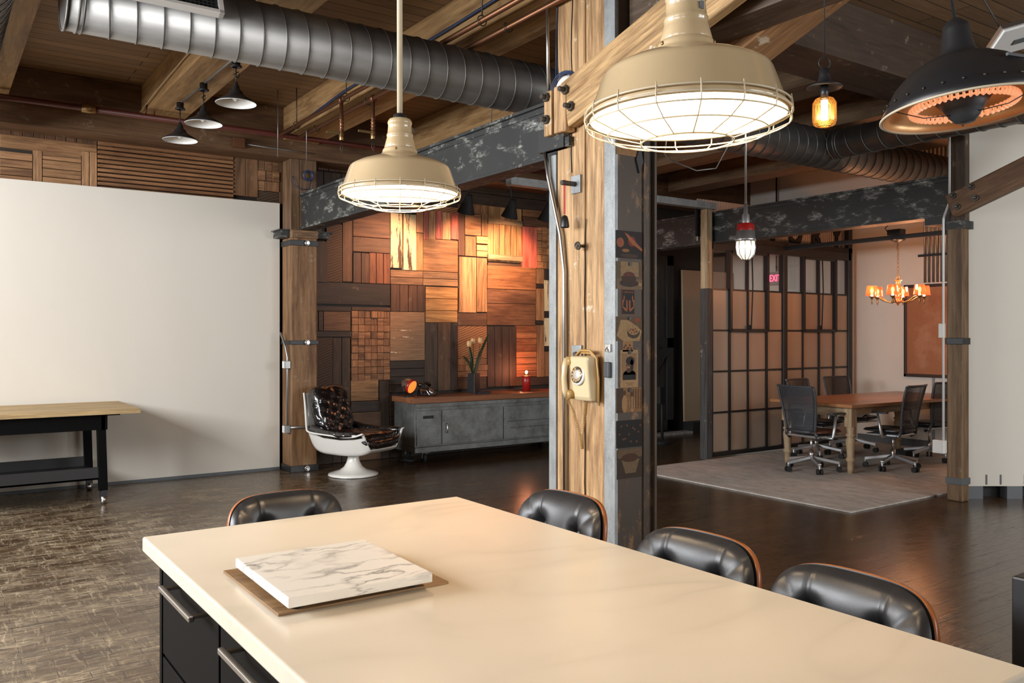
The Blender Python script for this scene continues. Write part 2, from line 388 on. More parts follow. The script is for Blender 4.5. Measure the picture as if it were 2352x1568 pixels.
M['red'] = plain('red_ribbon', (.5, .01, .03), .4)
M['redlamp'] = plain('red_metal', (.36, .015, .012), .3)
M['shellwood'] = plain('walnut_ply', (.36, .12, .035), .3)
M['browncush'] = plain('brown_leather_seat', (.13, .045, .025), .35)
M['plastic_grey'] = plain('grey_plastic', (.05, .055, .062), .45)
M['kick'] = plain('grey_rubber_base', (.11, .12, .125), .45)
M['brass'] = plain('aged_brass', (.30, .19, .08), .35, .8)
M['bolt'] = plain('dark_bolt', (.10, .085, .07), .45, .7)
M['paper'] = plain('tan_paper', (.50, .36, .2), .7)
M['ply'] = plain('beige_panel', (.44, .32, .21), .6)
M['maple'] = M['wood']
M['amber'] = emis('amber_lens', (1.0, .33, .05), .7, (.6, .2, .05))
M['filament'] = emis('glowing_filament', (1.0, .60, .30), 28)
M['exitred'] = emis('red_lit_letters', (1.0, .02, .10), 4.0)
M['exitbox'] = plain('exit_box', (.35, .3, .28), .5)
M['heatglow'] = emis('heating_coil', (1.0, .36, .16), .6, (.8, .6, .5))
M['goldin'] = plain('gold_reflector', (.80, .50, .22), .35, .4)
t = NT('glass_bulb'); t.pr((1, .95, .9), .03, 0, Transmission_Weight=1.0, IOR=1.1); M['bulbglass'] = t.mat
t = NT('amber_wire_mesh'); uv = t.uv(); ch = t.add('TexVoronoi', Scale=1.0, Randomness=0.0); mp = t.add('Mapping'); mp.inputs['Scale'].default_value = (330, 28, 1); t.l(uv, mp.inputs[0]); t.l(mp.outputs[0], ch.inputs[0])
t.pr((.75, .45, .12), .3, .8, Alpha=t.math('SUBTRACT', 1.0, t.math('LESS_THAN', ch.outputs['Distance'], .38))); M['meshamber'] = t.mat

# ------------------------------------------------------------------ camera
FX, FY = 0.57004654, 0.8216124     # view direction on the floor plan
cam = bpy.data.cameras.new('camera'); co = bpy.data.objects.new('camera', cam); COL.objects.link(co)
co.location = (0, 0, 1.5); co.rotation_euler = (PI / 2, 0, -math.atan2(FX, FY))
cam.lens = 1940 / 2352 * 36; cam.sensor_width = 36; cam.shift_y = -16 / 2352; cam.clip_start = .05
SC.camera = co

# ------------------------------------------------------------------ room shell
m = MB((.1, .08, .06)); m.box(-3.4, -4.2, -.1, 15, 14, 0, 0); struct(m.build('floor', M['floor']))
m = MB((.2, .13, .07)); m.box(-3.4, -4.2, 3.95, 15, 14, 4.05, 0); struct(m.build('ceiling', M['deck']))
# window wall on the left (outside the frame), four tall openings
WIN = [(-2.6, -.6), (.3, 2.3), (3.1, 5.1), (5.9, 7.9)]
m = MB(); z0, z1 = 1.0, 3.3
m.box(-3.4, -4.2, 0, -3.2, 9.4, z0); m.box(-3.4, -4.2, z1, -3.2, 9.4, 3.95)
ys = [-4.2] + [q for w in WIN for q in w] + [9.4]
for i in range(0, len(ys), 2): m.box(-3.4, ys[i], z0, -3.2, ys[i + 1], z1)
struct(m.build('wall_side', M['plaster']))
for i, (a, b) in enumerate(WIN):
    m = MB(); 
    for y in (a, (a + b) / 2 - .02, b - .04): m.box(-3.34, y, z0, -3.28, y + .04, z1)
    for k in range(5): z = z0 + (z1 - z0 - .04) * k / 4; m.box(-3.335, a, z, -3.285, b, z + .035)
    w = struct(m.build('window_%d' % (i + 1), M['black']))
    m = MB(); m.box(-3.312, a + .01, z0 + .01, -3.306, b - .01, z1 - .01); m.build('pane', M['pane'], w)
FILL_WIN = [(3.6, 6.0), (6.8, 9.2)]  # unseen front windows, added to brighten the right wall and meeting area
m = MB(); m.box(-3.4, -4.4, 0, 15, -4.2, z0); m.box(-3.4, -4.4, z1, 15, -4.2, 3.95)
xs_ = [-3.4] + [q for w in FILL_WIN for q in w] + [15]
for i in range(0, len(xs_), 2): m.box(xs_[i], -4.4, z0, xs_[i + 1], -4.2, z1)
struct(m.build('wall_front', M['plaster']))
for i, (a, b) in enumerate(FILL_WIN):
    m = MB()
    for x in (a, (a + b) / 2 - .02, b - .04): m.box(x, -4.34, z0, x + .04, -4.28, z1)
    for k in range(5): z = z0 + (z1 - z0 - .04) * k / 4; m.box(a, -4.335, z, b, -4.285, z + .035)
    w = struct(m.build('window_%d' % (i + 5), M['black']))  # frame of an added front opening
    m = MB(); m.box(a + .01, -4.312, z0 + .01, b - .01, -4.306, z1 - .01); m.build('pane', M['pane'], w)
# white gallery wall in front of the salvaged-wood wall
m = MB(); m.box(-3.2, 9.2, 0.012, 3.235, 9.27, 2.96); struct(m.build('wall_left', M['plaster']))
m = MB(); m.box(-3.2, 9.19, 0, 3.235, 9.2, .03); struct(m.build('baseboard_left', M['kick']))
# salvaged wood wall
PATCH=[
(3.65,2.1,3.82,2.58,'v',1,(.03,.022,.014)),(3.81,2.11,4.01,2.79,'r',1,(.07,.045,.025)),(4.01,2.12,4.14,2.89,'v',1,(.12,.07,.035)),(4.14,2.66,4.63,3.02,'h',1,(.16,.085,.04)),
(4.14,2.48,4.63,2.66,'h',1,(.13,.075,.038)),(4.14,2.11,4.35,2.47,'v',2,(.1,.055,.03)),(4.35,2.11,4.63,2.48,'v',3,(.22,.09,.04)),(3.65,1.85,4.63,2.11,'h',1,(.028,.022,.016)),
(3.65,1.77,4.12,1.83,'h',1,(.03,.022,.015)),(4.12,1.78,4.63,1.83,'h',1,(.09,.055,.03)),(3.65,1.54,3.77,1.77,'v',2,(.04,.028,.02)),(3.77,1.54,4.11,1.77,'h',1,(.13,.085,.05)),
(3.65,1.47,4.12,1.54,'h',1,(.03,.022,.016)),(4.12,.95,4.62,1.78,'g',(6,10),(.27,.16,.085)),(4.62,1.18,5.1,1.78,'p',1,(.24,.17,.11)),(4.63,1.78,5.11,2.11,'v',4,(.09,.05,.028)),
(4.63,2.11,5.08,2.29,'h',2,(.26,.18,.11)),(5.08,2.11,5.59,2.29,'h',2,(.28,.2,.12)),(4.63,2.31,4.79,2.98,'y',1,(.62,.47,.24)),(4.8,2.29,4.98,2.98,'y',1,(.66,.5,.25)),
(4.98,2.29,5.08,2.76,'v',1,(.48,.34,.17)),(4.98,2.76,5.08,3.03,'v',1,(.62,.36,.2)),(5.08,2.68,5.15,3.04,'v',1,(.8,.3,.25)),(5.15,2.69,5.26,3.05,'v',1,(.7,.46,.28)),
(5.26,2.7,5.35,3.06,'v',1,(.8,.25,.24)),(5.35,2.7,5.48,3.06,'v',1,(.7,.46,.28)),(5.48,2.71,5.6,3.08,'v',1,(.8,.27,.25)),(4.63,3.04,5.6,3.12,'r',1,(.35,.2,.1)),
(5.08,2.29,5.59,2.7,'h',1,(.4,.25,.12)),(5.59,2.51,5.69,3.17,'v',1,(.13,.07,.035)),(5.69,3.06,6.04,3.19,'v',3,(.34,.2,.1)),(5.69,2.78,5.94,3.06,'h',1,(.38,.24,.13)),
(5.94,2.78,6.04,3.07,'v',1,(.45,.3,.16)),(5.69,2.51,5.86,2.77,'v',1,(.33,.22,.11)),(5.86,2.68,6.04,2.78,'h',1,(.75,.45,.25)),(5.87,2.51,6.04,2.67,'h',2,(.75,.5,.3)),
(6.04,2.46,6.59,3.22,'v',6,(.5,.36,.18)),(6.04,2.4,6.58,2.45,'h',1,(.1,.07,.04)),(6.6,3.09,7.07,3.23,'h',1,(.3,.18,.09)),(6.6,2.96,7.07,3.09,'h',1,(.17,.09,.05)),
(6.59,2.4,6.84,2.96,'v',1,(.8,.24,.2)),(6.84,2.4,7.08,2.97,'g',(3,6),(.5,.3,.15)),(5.6,1.78,5.86,2.5,'v',1,(.5,.35,.2)),(5.87,1.79,6.03,2.5,'v',1,(.45,.31,.17)),
(6.03,2.1,6.82,2.41,'h',1,(.34,.18,.08)),(6.03,1.91,6.82,2.1,'h',1,(.17,.1,.055)),(6.03,1.62,6.82,1.91,'h',1,(.2,.11,.055)),(5.58,1.61,6.03,1.78,'h',1,(.12,.07,.04)),
(5.11,1.95,5.58,2.1,'h',1,(.5,.33,.14)),(5.11,1.8,5.58,1.95,'h',1,(.48,.31,.13)),(5.11,1.65,5.58,1.8,'h',1,(.5,.33,.14)),(5.1,.8,5.29,1.65,'v',1,(.055,.042,.03)),
(5.29,.79,5.48,1.65,'v',1,(.1,.068,.042)),(5.48,.79,5.58,1.65,'v',1,(.03,.022,.017)),(5.58,1.19,6.03,1.61,'r',1,(.25,.14,.07)),(5.58,.95,6.03,1.19,'g',(4,3),(.3,.18,.1)),
(5.58,.79,6.03,.95,'h',1,(.07,.045,.03)),(6.03,.81,6.49,1.61,'v',4,(.05,.034,.022)),(6.49,.93,6.83,1.62,'h',8,(.42,.2,.09)),(6.49,.81,7.08,.93,'h',1,(.06,.04,.025)),
(6.83,2.19,6.96,2.4,'v',1,(.35,.24,.13)),(6.83,2.13,6.96,2.19,'h',1,(.03,.02,.015)),(6.83,1.69,6.96,2.13,'v',1,(.35,.24,.13)),(6.83,1.63,6.96,1.69,'h',1,(.03,.02,.015)),
(6.83,.92,6.96,1.63,'v',1,(.33,.22,.12)),(6.96,2.25,7.08,2.4,'v',1,(.04,.03,.02)),(6.96,1.82,7.08,2.25,'y',1,(.3,.2,.1)),(6.96,1.73,7.08,1.82,'h',1,(.03,.02,.015)),
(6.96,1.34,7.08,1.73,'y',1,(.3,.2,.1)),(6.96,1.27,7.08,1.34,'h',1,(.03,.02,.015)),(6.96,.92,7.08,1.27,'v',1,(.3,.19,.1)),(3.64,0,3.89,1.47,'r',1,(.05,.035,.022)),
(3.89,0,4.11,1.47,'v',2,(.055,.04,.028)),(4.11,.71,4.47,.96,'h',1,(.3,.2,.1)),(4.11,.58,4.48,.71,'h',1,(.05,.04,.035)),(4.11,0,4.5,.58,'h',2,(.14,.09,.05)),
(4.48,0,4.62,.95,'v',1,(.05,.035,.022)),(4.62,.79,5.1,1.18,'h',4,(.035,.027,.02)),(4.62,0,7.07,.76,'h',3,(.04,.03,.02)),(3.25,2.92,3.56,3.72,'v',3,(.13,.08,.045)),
(3.56,3.39,4.66,3.75,'v',8,(.1,.065,.04)),(3.56,3.03,4.66,3.39,'v',5,(.06,.04,.025)),(4.66,3.18,7.07,3.8,'h',4,(.05,.035,.022)),(2.74,3.01,3.01,3.64,'v',2,(.2,.13,.075)),
(3.01,3.09,3.25,3.65,'g',(3,5),(.22,.14,.08)),(3.01,2.95,3.25,3.09,'r',1,(.06,.045,.03)),(1.4,3.38,2.74,3.64,'v',9,(.17,.1,.055)),(1.4,2.93,2.74,3.42,'s',11,(.26,.155,.08)),
(.57,3.38,1.4,3.57,'v',9,(.14,.085,.05)),(.57,3.26,1.4,3.47,'h',1,(.34,.23,.13)),(.57,2.93,.84,3.23,'h',4,(.28,.18,.1)),(.84,2.92,.92,3.27,'v',1,(.36,.25,.15)),
(.92,2.94,1.26,3.27,'h',4,(.3,.2,.11)),(1.26,2.92,1.4,3.31,'v',2,(.36,.25,.15)),]

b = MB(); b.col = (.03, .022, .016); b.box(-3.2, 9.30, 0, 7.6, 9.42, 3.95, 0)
wb = MB(); rb = MB(); yp = MB(); fl = MB()
def shade(c, k=.16):
    q = 1 + random.uniform(-k, k); return tuple(x * q for x in c)
def warm(c): return (c[0] * 1.22, c[1] * .96, c[2] * .74)
def extra(): return PATCH + [
    (0.5, 0, 3.2, 0.01, 'h', 1, (.05, .04, .03)),
    (-3.2, 2.9, 0.35, 3.2, 'h', 3, (.24, .15, .08)), (-3.2, 3.2, .35, 3.95, 'v', 16, (.15, .09, .05)),
    (7.08, 0, 7.6, 3.95, 'v', 3, (.06, .045, .03))]
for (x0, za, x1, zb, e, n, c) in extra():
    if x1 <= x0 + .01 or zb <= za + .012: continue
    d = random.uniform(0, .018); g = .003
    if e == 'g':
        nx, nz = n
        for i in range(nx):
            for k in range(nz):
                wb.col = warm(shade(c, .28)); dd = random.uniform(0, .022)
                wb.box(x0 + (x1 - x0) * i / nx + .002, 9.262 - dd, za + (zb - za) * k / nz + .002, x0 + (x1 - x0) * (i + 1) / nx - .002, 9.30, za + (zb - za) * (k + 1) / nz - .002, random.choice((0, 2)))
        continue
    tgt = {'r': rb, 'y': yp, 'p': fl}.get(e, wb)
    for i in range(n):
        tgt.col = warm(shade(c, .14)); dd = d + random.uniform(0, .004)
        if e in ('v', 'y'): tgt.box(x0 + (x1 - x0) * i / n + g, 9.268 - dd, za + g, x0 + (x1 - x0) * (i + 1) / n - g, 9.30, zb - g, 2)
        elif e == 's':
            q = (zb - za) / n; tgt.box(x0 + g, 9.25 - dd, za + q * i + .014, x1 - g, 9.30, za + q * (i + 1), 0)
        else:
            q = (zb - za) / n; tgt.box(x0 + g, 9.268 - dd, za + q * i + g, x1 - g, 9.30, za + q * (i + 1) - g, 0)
# battens on the salvaged plank door
wb.col = (.48, .34, .18); wb.box(6.03, 9.232, 2.95, 6.58, 9.25, 3.02, 0); wb.box(6.03, 9.232, 2.48, 6.58, 9.25, 2.55, 0)
wall = struct(b.build('wall_back', M['wood']))
wb.build('salvaged_boards', M['salv'], wall, bevel=.002, segs=1); rb.build('ribbed_boards', M['rib'], wall); yp.build('peeling_yellow_boards', M['yellowpaint'], wall); fl.build('flaking_panel', M['flecks'], wall)
# dark far wall, far corner and end wall of the meeting area
m = MB((.03, .03, .028)); m.box(7.6, 9.30, 0, 15, 9.42, 3.95); struct(m.build('wall_far', M['darkwall']))
m = MB(); m.box(10.8, 2.2, 0, 10.92, 9.3, 3.95); struct(m.build('wall_end', M['plaster']))
m = MB(); m.box(10.78, 2.2, 0, 10.8, 7.0, .11); struct(m.build('baseboard_end', M['kick']))
m = MB(); m.box(15, -4.2, 0, 15.1, 9.4, 3.95); struct(m.build('wall_outer', M['darkwall']))
# white wall panel on the right, faces the camera
def VP(r, d, z=0): return (FX * d + FY * r, FY * d - FX * r, z)
PW = Matrix.Translation((FX * 7.72, FY * 7.72, 0)) @ RZ(-math.atan2(FX, FY))
m = MB(); m.m = PW; m.box(4.155, 0, .115, 6.6, .1, 3.42); struct(m.build('wall_right', M['plaster']))
m = MB(); m.m = PW
for a, w in ((4.16, .14), (4.52, .14), (5.0, .14), (5.5, .14)): m.box(a, -.01, 0, a + w, .1, .115)
struct(m.build('baseboard_right', M['kick']))
m = MB(); m.m = PW
for a in (4.33, 4.46, 4.68): m.box(a, -.006, .13, a + .012, 0, .22)
struct(m.build('trim_1', M['kick']))
m = MB(); m.m = PW; m.box(4.2, .12, 0, 6.6, .3, .11); struct(m.build('trim_2', M['blackmatt']))

# ------------------------------------------------------------------ timber and steel frame
def timber(name, label, cat, box, g, col, mat='beamwood', group=None, bev=.008):
    m = MB(col); m.box(*box, g); o = m.build(name, M[mat], bevel=bev); return tag(o, label, cat, group)
LB = (.47, .29, .125)
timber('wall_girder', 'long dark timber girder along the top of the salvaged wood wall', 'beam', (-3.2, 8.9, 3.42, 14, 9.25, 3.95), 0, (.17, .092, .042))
GJ = 'ceiling joists running away from the camera'
JL = ['leftmost timber ceiling joist beside the dark corner duct', 'pale timber ceiling joist carrying the three small pendant lamps', 'timber ceiling joist with two copper pipes beneath it',
      'timber ceiling joist right of the big central column', 'timber ceiling joist above the dark steel header', 'timber ceiling joist over the steel beam of the meeting area', 'timber ceiling joist furthest right, above the meeting table']
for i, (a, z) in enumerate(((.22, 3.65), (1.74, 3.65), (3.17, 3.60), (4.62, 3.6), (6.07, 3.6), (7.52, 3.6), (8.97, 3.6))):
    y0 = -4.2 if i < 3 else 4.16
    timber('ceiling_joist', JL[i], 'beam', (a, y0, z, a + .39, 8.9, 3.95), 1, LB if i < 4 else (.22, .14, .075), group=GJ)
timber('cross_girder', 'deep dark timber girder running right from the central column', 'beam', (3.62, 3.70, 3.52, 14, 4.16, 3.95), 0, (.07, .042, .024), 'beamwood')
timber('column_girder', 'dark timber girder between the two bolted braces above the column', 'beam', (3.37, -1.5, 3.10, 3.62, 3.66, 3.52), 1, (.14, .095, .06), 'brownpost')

def ibeam(name, label, x0, x1, y0, y1, z0, z1, plates=()):
    m = MB(); m.box(x0 + .035, y0, z0 + .02, x0 + .05, y1, z1 - .02, 1)
    m.box(x0, y0, z0, x1, y1, z0 + .022, 1); m.box(x0, y0, z1 - .022, x1, y1, z1, 1); m.box(x0 + .025, y0, z1 - .06, x0 + .04, y1, z1 - .02)
    return tag(m.build(name, M['steel'], bevel=.003), label, 'beam')
ibeam('steel_beam', 'black steel beam with white scuffs from the left post to the central column', 3.34, 3.52, 4.22, 8.9, 2.645, 3.03)
ibeam('steel_beam', 'black steel beam with white scuffs over the entrance of the meeting area', 7.78, 7.98, 4.02, 9.24, 2.60, 2.98)
m = MB(); m.box(4.8, 6.93, 3.0, 7.8, 7.03, 3.08); tag(m.build('steel_header', M['greysteel'], bevel=.004), 'thin grey steel header meeting the scuffed beam on the right', 'beam')

# left post
p = thing('timber_post', 'squared brown timber post with steel straps beside the white wall', 'post', (3.26, 8.9, 0))
m = MB((.30, .165, .075)); m.box(0, 0, .02, .295, .29, 2.56, 2); m.build('post', M['brownpost'], p, bevel=.012)
m = MB((.19, .11, .055)); m.box(.0, .02, 2.63, .10, .28, 3.42, 2); m.box(.103, .02, 2.63, .295, .28, 3.42, 2); m.build('upper_post', M['brownpost'], p, bevel=.006)
m = MB((.30, .18, .09)); m.box(.0, -.02, 2.555, .30, .06, 2.64, 0); m.build('cap_block', M['timber'], p, bevel=.006)
m = MB(); m.box(-.10, .05, 2.56, .0, .29, 2.64); m.box(.3, .05, 2.57, .46, .29, 2.63); m.box(-.12, .04, 2.632, .5, .31, 2.645); m.build('cap_plate', M['steel'], p)
for z, h in ((2.47, .06), (1.39, .045), (.0, .07)):
    m = MB(); m.box(-.012, -.012, z, .307, .302, z + h); bd = m.build('steel_strap', M['black'], p, bevel=.004)
    m = MB(); m.cyl((.17, -.012, z + h / 2), (.17, -.05, z + h / 2), .018, n=8); m.ring((.17, -.03, z + h / 2), .026, .006, 16, 6, (0, 1, 0)); m.build('clamp_bolt', M['chrome'], bd)
# conduit with outlets on the left post
c = thing('wall_conduit', 'thin steel conduit with two outlet boxes on the left timber post', 'conduit', (3.225, 8.86, 0))
m = MB(); m.tube([(-.03, .2, 1.52), (.0, .12, 1.36), (.005, .08, 1.25), (.005, .08, .5)], .012); m.tube([(.02, .03, .49), (.15, .02, .49), (.40, .02, .50)], .012); m.build('pipe', M['conduit'], c)
for z in (1.17, .47):
    m = MB(); m.box(-.035, .045, z - .04, .03, .12, z + .045); bx = m.build('outlet_box', M['conduit'], c, bevel=.005)
    m = MB(); m.box(-.042, .05, z - .035, -.036, .115, z + .04); m.build('cover_plate', M['white'], bx, bevel=.002)
m = MB((.5, .3, .15)); m.box(3.57, 9.17, 1.80, 3.64, 9.2, 1.93, 2); tag(m.build('light_switch_block', M['wood'], bevel=.003), 'small pale wood block sticking out right of the left post', 'switch')

# central column : timber between steel plates
p = thing('timber_column', 'big pale central timber column sandwiched between steel plates', 'column', (3.28, 3.66, 0))
TC = (.68, .43, .21)
m = MB(TC); m.box(.012, .115, .0, .32, .30, 3.95, 2); m.box(.004, .303, 0, .32, .57, 3.95, 2); m.build('timber_core', M['timber'], p, bevel=.008)
m = MB(); m.box(-.006, .575, 0, .33, .645, 2.64, 2); m.build('far_steel_plate', M['greysteel'], p, bevel=.004)
m = MB(); m.box(-.008, .015, 0, .02, .108, 3.5, 2); m.build('near_steel_edge', M['greysteel'], p, bevel=.004)
m = MB(); m.box(.018, .012, 0, .21, .05, 3.5, 2); m.box(.21, -.005, 0, .225, .05, 3.5, 2); m.box(.29, -.012, 0, .305, .05, 3.5, 2); m.box(.225, .02, 0, .29, .05, 3.5, 2); m.build('rusty_steel_face', M['rust'], p, bevel=.003)
m = MB(); m.box(-.05, .44, 2.66, -.0, .70, 2.80); m.box(-.04, .40, 2.66, .0, .66, 2.72); m.build('bearing_plate', M['steel'], p, bevel=.003)
for z, y in ((1.38, .36), (2.42, .37)):
    m = MB(); m.box(-.012, y - .045, z - .055, .004, y + .045, z + .055); pl = m.build('bolt_plate', M['greysteel'], p, bevel=.002)
    m = MB(); m.cyl((-.012, y, z), (-.03 if z < 2 else -.12, y, z), .016, n=6); m.build('bolt', M['bolt'], pl)
m = MB()
for zz, yy in ((3.02, .12), (2.0, .35)): pass
pts = [(.0045, .295 + .004 * math.sin(k * 1.7) + .006 * math.sin(k * .6), .5 + k * .1) for k in range(18)]
m.tube(pts, .0028, 5); m.tube([(.002, .42 + .008 * math.sin(k), 2.5 + .1 * k) for k in range(12)], .0035, 5); m.build('drying_crack', M['blackmatt'], p)
m = MB(); m.cyl((0, .30, 2.035), (-.06, .30, 2.035), .01, n=6); m.ring((-.05, .30, 2.035), .02, .007, 12, 5, (1, 0, .2)); m.build('spigot', M['bolt'], p)

# bolted timber braces
def brace(name, label, x0, x1, a, b, h, mat, col, bolts, notch=False):
    # a=(y,z) lower end centre bottom edge ; b = upper end
    root = thing(name, label, 'beam', (0, 0, 0))
    poly = [(a[0], a[1]), (a[0], a[1] + h), (a[0] - .12, a[1] + h + .07), (b[0], b[1] + h), (b[0], b[1]), (a[0] - .10, a[1] + .03)]
    m = MB(col); o = len(m.v)
    # build as bar for grain, with a cut nose
    d = (b[0] - a[0], b[1] - a[1]); L = math.hypot(*d); ang = math.atan2(d[1], -d[0])
    Mx = T(0, a[0], a[1]) @ RX(-ang)
    m.m = Mx; m.box(x0, -L, 0, x1, 0, h, 1)
    m.build('beam', M[mat], root, bevel=.01)
    for (yy, zz) in bolts:
        m = MB(); m.m = Mx; m.cyl((x0, -yy, zz), (x0 - .06, -yy, zz), .015, n=8); m.cyl((x0, -yy, zz), (x0 - .02, -yy, zz), .03, n=6); m.build('bolt', M['bolt'], root)
    return root
brace('timber_brace', 'long pale timber brace with big bolts rising right from the column', 3.20, 3.275, (4.02, 2.76), (2.0, 3.315), .29, 'timber', (.66, .42, .19), ((.07, .10), (.05, .22)))
brace('timber_brace', 'orange-brown timber brace behind the large hanging lamp', 3.625, 3.90, (3.66, 2.82), (2.0, 3.42), .24, 'timber', (.50, .27, .12), ())
brace('timber_brace', 'brown bolted timber brace crossing the white wall at the right edge', 7.48, 7.60, (3.93, 2.545), (1.9, 3.28), .208, 'brownpost', (.24, .13, .065), ((.07, .06), (.07, .17), (.24, .06), (.24, .17)))
m = MB(TC); m.box(3.19, 4.03, 2.74, 3.27, 4.15, 3.03, 2); m.box(3.19, 4.17, 2.74, 3.27, 4.25, 3.02, 2); tag(m.build('corbel_block', M['timber'], bevel=.01), 'short weathered timber block at the lower end of the pale brace', 'block')
for z in (2.84, 2.98):
    m = MB(); m.cyl((3.19, 4.21, z), (3.14, 4.21, z), .016, n=8); m.cyl((3.19, 4.21, z), (3.17, 4.21, z), .03, n=6)
    tag(m.build('bolt', M['bolt']), 'upper bolt of the weathered block left of the brace' if z > 2.9 else 'lower bolt of the weathered block left of the brace', 'bolt')

# right post
p = thing('timber_post', 'weathered brown timber post in front of the meeting table', 'post', (7.61, 3.91, 0))
m = MB((.24, .15, .075)); m.box(0, .0, 0, .125, .14, 2.50, 2); m.build('post', M['brownpost'], p, bevel=.012)
m = MB((.1, .065, .04)); m.box(.045, -.004, 2.52, .125, .14, 3.515, 2); m.build('upper_post', M['brownpost'], p, bevel=.006)
m = MB(); m.box(-.012, -.02, 2.45, .16, .15, 2.52); m.box(.1, .10, 2.52, .36, .4, 2.595); m.build('cap_plate', M['steel'], p)
for z in (1.41, .15):
    m = MB(); m.box(-.008, -.008, z, .133, .148, z + .06); m.build('steel_strap', M['black'] if z > 1 else M['kick'], p, bevel=.004)
c = thing('wall_conduit', 'thin pale conduit with a white socket box on the right post', 'conduit', (7.585, 4.065, 0))
m = MB(); m.tube([(0, 0, .5), (0, 0, 2.55), (.01, -.05, 2.7), (.01, -.05, 3.3)], .011); m.build('pipe', M['white'], c)
m = MB(); m.box(-.03, -.02, .42, .03, .09, .54); m.build('socket_box', M['white'], c, bevel=.008)
m = MB(); m.box(-.015, -.01, 1.47, .02, .04, 1.60); m.build('junction_cover', M['white'], c, bevel=.004)

# ------------------------------------------------------------------ ducts
def duct(name, label, a, b, r, step, open_end=False, seg_phase=0.0):
    root = thing(name, label, 'duct', a)
    a = Vector(a); b = Vector(b); d = (b - a); L = d.length; dn = d.normalized()
    m = MB(); m.cyl((0, 0, 0), d, r, n=48, cap=True); m.build('duct_body', M['duct'], root)
    m = MB(); k = 0; s = step * .5 + seg_phase
    q = dn.to_track_quat('Z', 'Y'); e1 = q @ Vector((1, 0, 0)); e2 = q @ Vector((0, 1, 0))
    pts = []; n = 36; turns = int((L - .2) / step)
    for i in range(turns * n + 1):
        an = 2 * PI * i / n; pts.append(dn * (.12 + step * i / n) + e1 * ((r + .003) * math.cos(an)) + e2 * ((r + .003) * math.sin(an)))
    m.tube(pts, .0042, 5); m.build('spiral_seam', M['duct'], root)
    for s in (.0, .06, .085):
        m = MB(); m.ring(dn * s, r + .002, .006, 48, 6, dn); m.build('end_ring', M['duct'], root)
    return root
dm = duct('spiral_duct', 'long galvanised spiral duct crossing the ceiling with a vent grille', (.62, 5.20, 3.362), (10.6, 5.20, 3.362), .188, .142)
m = MB(); m.ring((0, 0, 0), .19, .012, 48, 6, (1, 0, 0)); m.lathe([(.0001, 0), (.185, 0)], 40, False); 
# grille faces the room on the near side
g = MB(); an = -.12
G = T(0, 0, 0) @ RX(-.38); g.m = G
g.box(.22, -.225, -.10, .80, -.175, -.075); g.box(.22, -.225, .075, .80, -.175, .10); g.box(.22, -.225, -.10, .25, -.175, .10); g.box(.77, -.225, -.10, .80, -.175, .10)
gr = g.build('vent_frame', M['white'], dm, bevel=.003)
g = MB(); g.m = G; g.box(.25, -.19, -.075, .77, -.185, .075); g.build('vent_void', M['blackmatt'], gr)
g = MB(); g.m = G
for k in range(22): g.box(.262 + k * .0235, -.212, -.075, .266 + k * .0235, -.206, .075)
for k in range(7): g.box(.25, -.212, -.068 + k * .0215, .77, -.206, -.064 + k * .0215)
g.build('vent_grid', M['plastic_grey'], gr)
duct('spiral_duct', 'smaller shiny spiral duct branching off towards the right wall', (7.33, 5.0, 3.362), (7.33, .5, 3.362), .14, .165)
duct('spiral_duct', 'dark spiral duct in the top left corner of the ceiling', (.20, -2, 3.40), (.20, 8.7, 3.40), .2, .13)

# ------------------------------------------------------------------ pipes under the ceiling
GP = 'copper pipes under the third joist'
for i, (x, lab) in enumerate(((3.02, 'copper ceiling pipe on the left of the pair, with a drop valve'), (3.23, 'copper ceiling pipe on the right of the pair, with a drop valve'))):
    r = thing('copper_pipe', lab, 'pipe', (x, 0, 3.574), 0, GP)
    m = MB(); m.tube([(0, 3.3, 0), (0, 8.56, 0)], .019, 10); m.build('pipe', M['copper'], r)
    yv = 7.15 if i == 0 else 6.75
    yv = 7.0 - i * .2
    m = MB(); m.cyl((0, yv, 0), (0, yv, -.36), .017, n=10); m.cyl((0, yv - .03, 0), (0, yv + .03, 0), .03, n=10)
    for k in range(6): m.cyl((0, yv, -.17 - k * .03), (0, yv, -.18 - k * .03), .023, n=10)
    dv = m.build('drop_pipe', M['copper'], r)
    m = MB(); m.box(-.14, yv - .012, -.31, -.02, yv + .012, -.29); m.cyl((0, yv, -.28), (0, yv, -.36), .022, n=10); m.build('valve', M['brass'], dv, bevel=.004)
    m = MB(); m.tube([(0, yv, -.36), (-.012, yv, -.42), (0, yv, -.47), (.012, yv, -.42), (0, yv, -.36)], .003, 5); m.build('pull_loop', M['bolt'], dv)
    for y in (4.7, 6.9, 8.1):
        m = MB(); m.cyl((0, y, .03), (0, y, .37 if i == 0 else .04), .006, n=6); m.ring((0, y, .0), .034, .004, 16, 5, (0, 1, 0)); m.build('hanger', M['bolt'], r)
r = thing('sprinkler_pipe', 'dark red sprinkler pipe along the girder above the white wall', 'pipe', (0, 8.62, 3.58))
m = MB(); m.tube([(.5, 0, 0), (6.8, 0, 0)], .028, 10); m.build('pipe', M['redpipe'], r)
m = MB(); m.cyl((1.17, 0, 0), (1.29, 0, 0), .042, n=12); m.cyl((1.23, 0, -.03), (1.23, 0, .06), .02, n=10); m.build('coupling', M['brass'], r)
m = MB(); m.cyl((1.72, 0, 0), (1.74, 0, .15), .008, n=6); m.cyl((1.80, 0, 0), (1.80, 0, .2), .008, n=6); m.build('hanger_rods', M['redpipe'], r)
m = MB(); m.tube([(2.75, 8.885, 3.50), (3.2, 8.885, 3.49), (3.5, 8.885, 3.49)], .008, 6); tag(m.build('thin_conduit', M['conduit']), 'thin grey conduit running along the wall girder to a switch box', 'conduit')
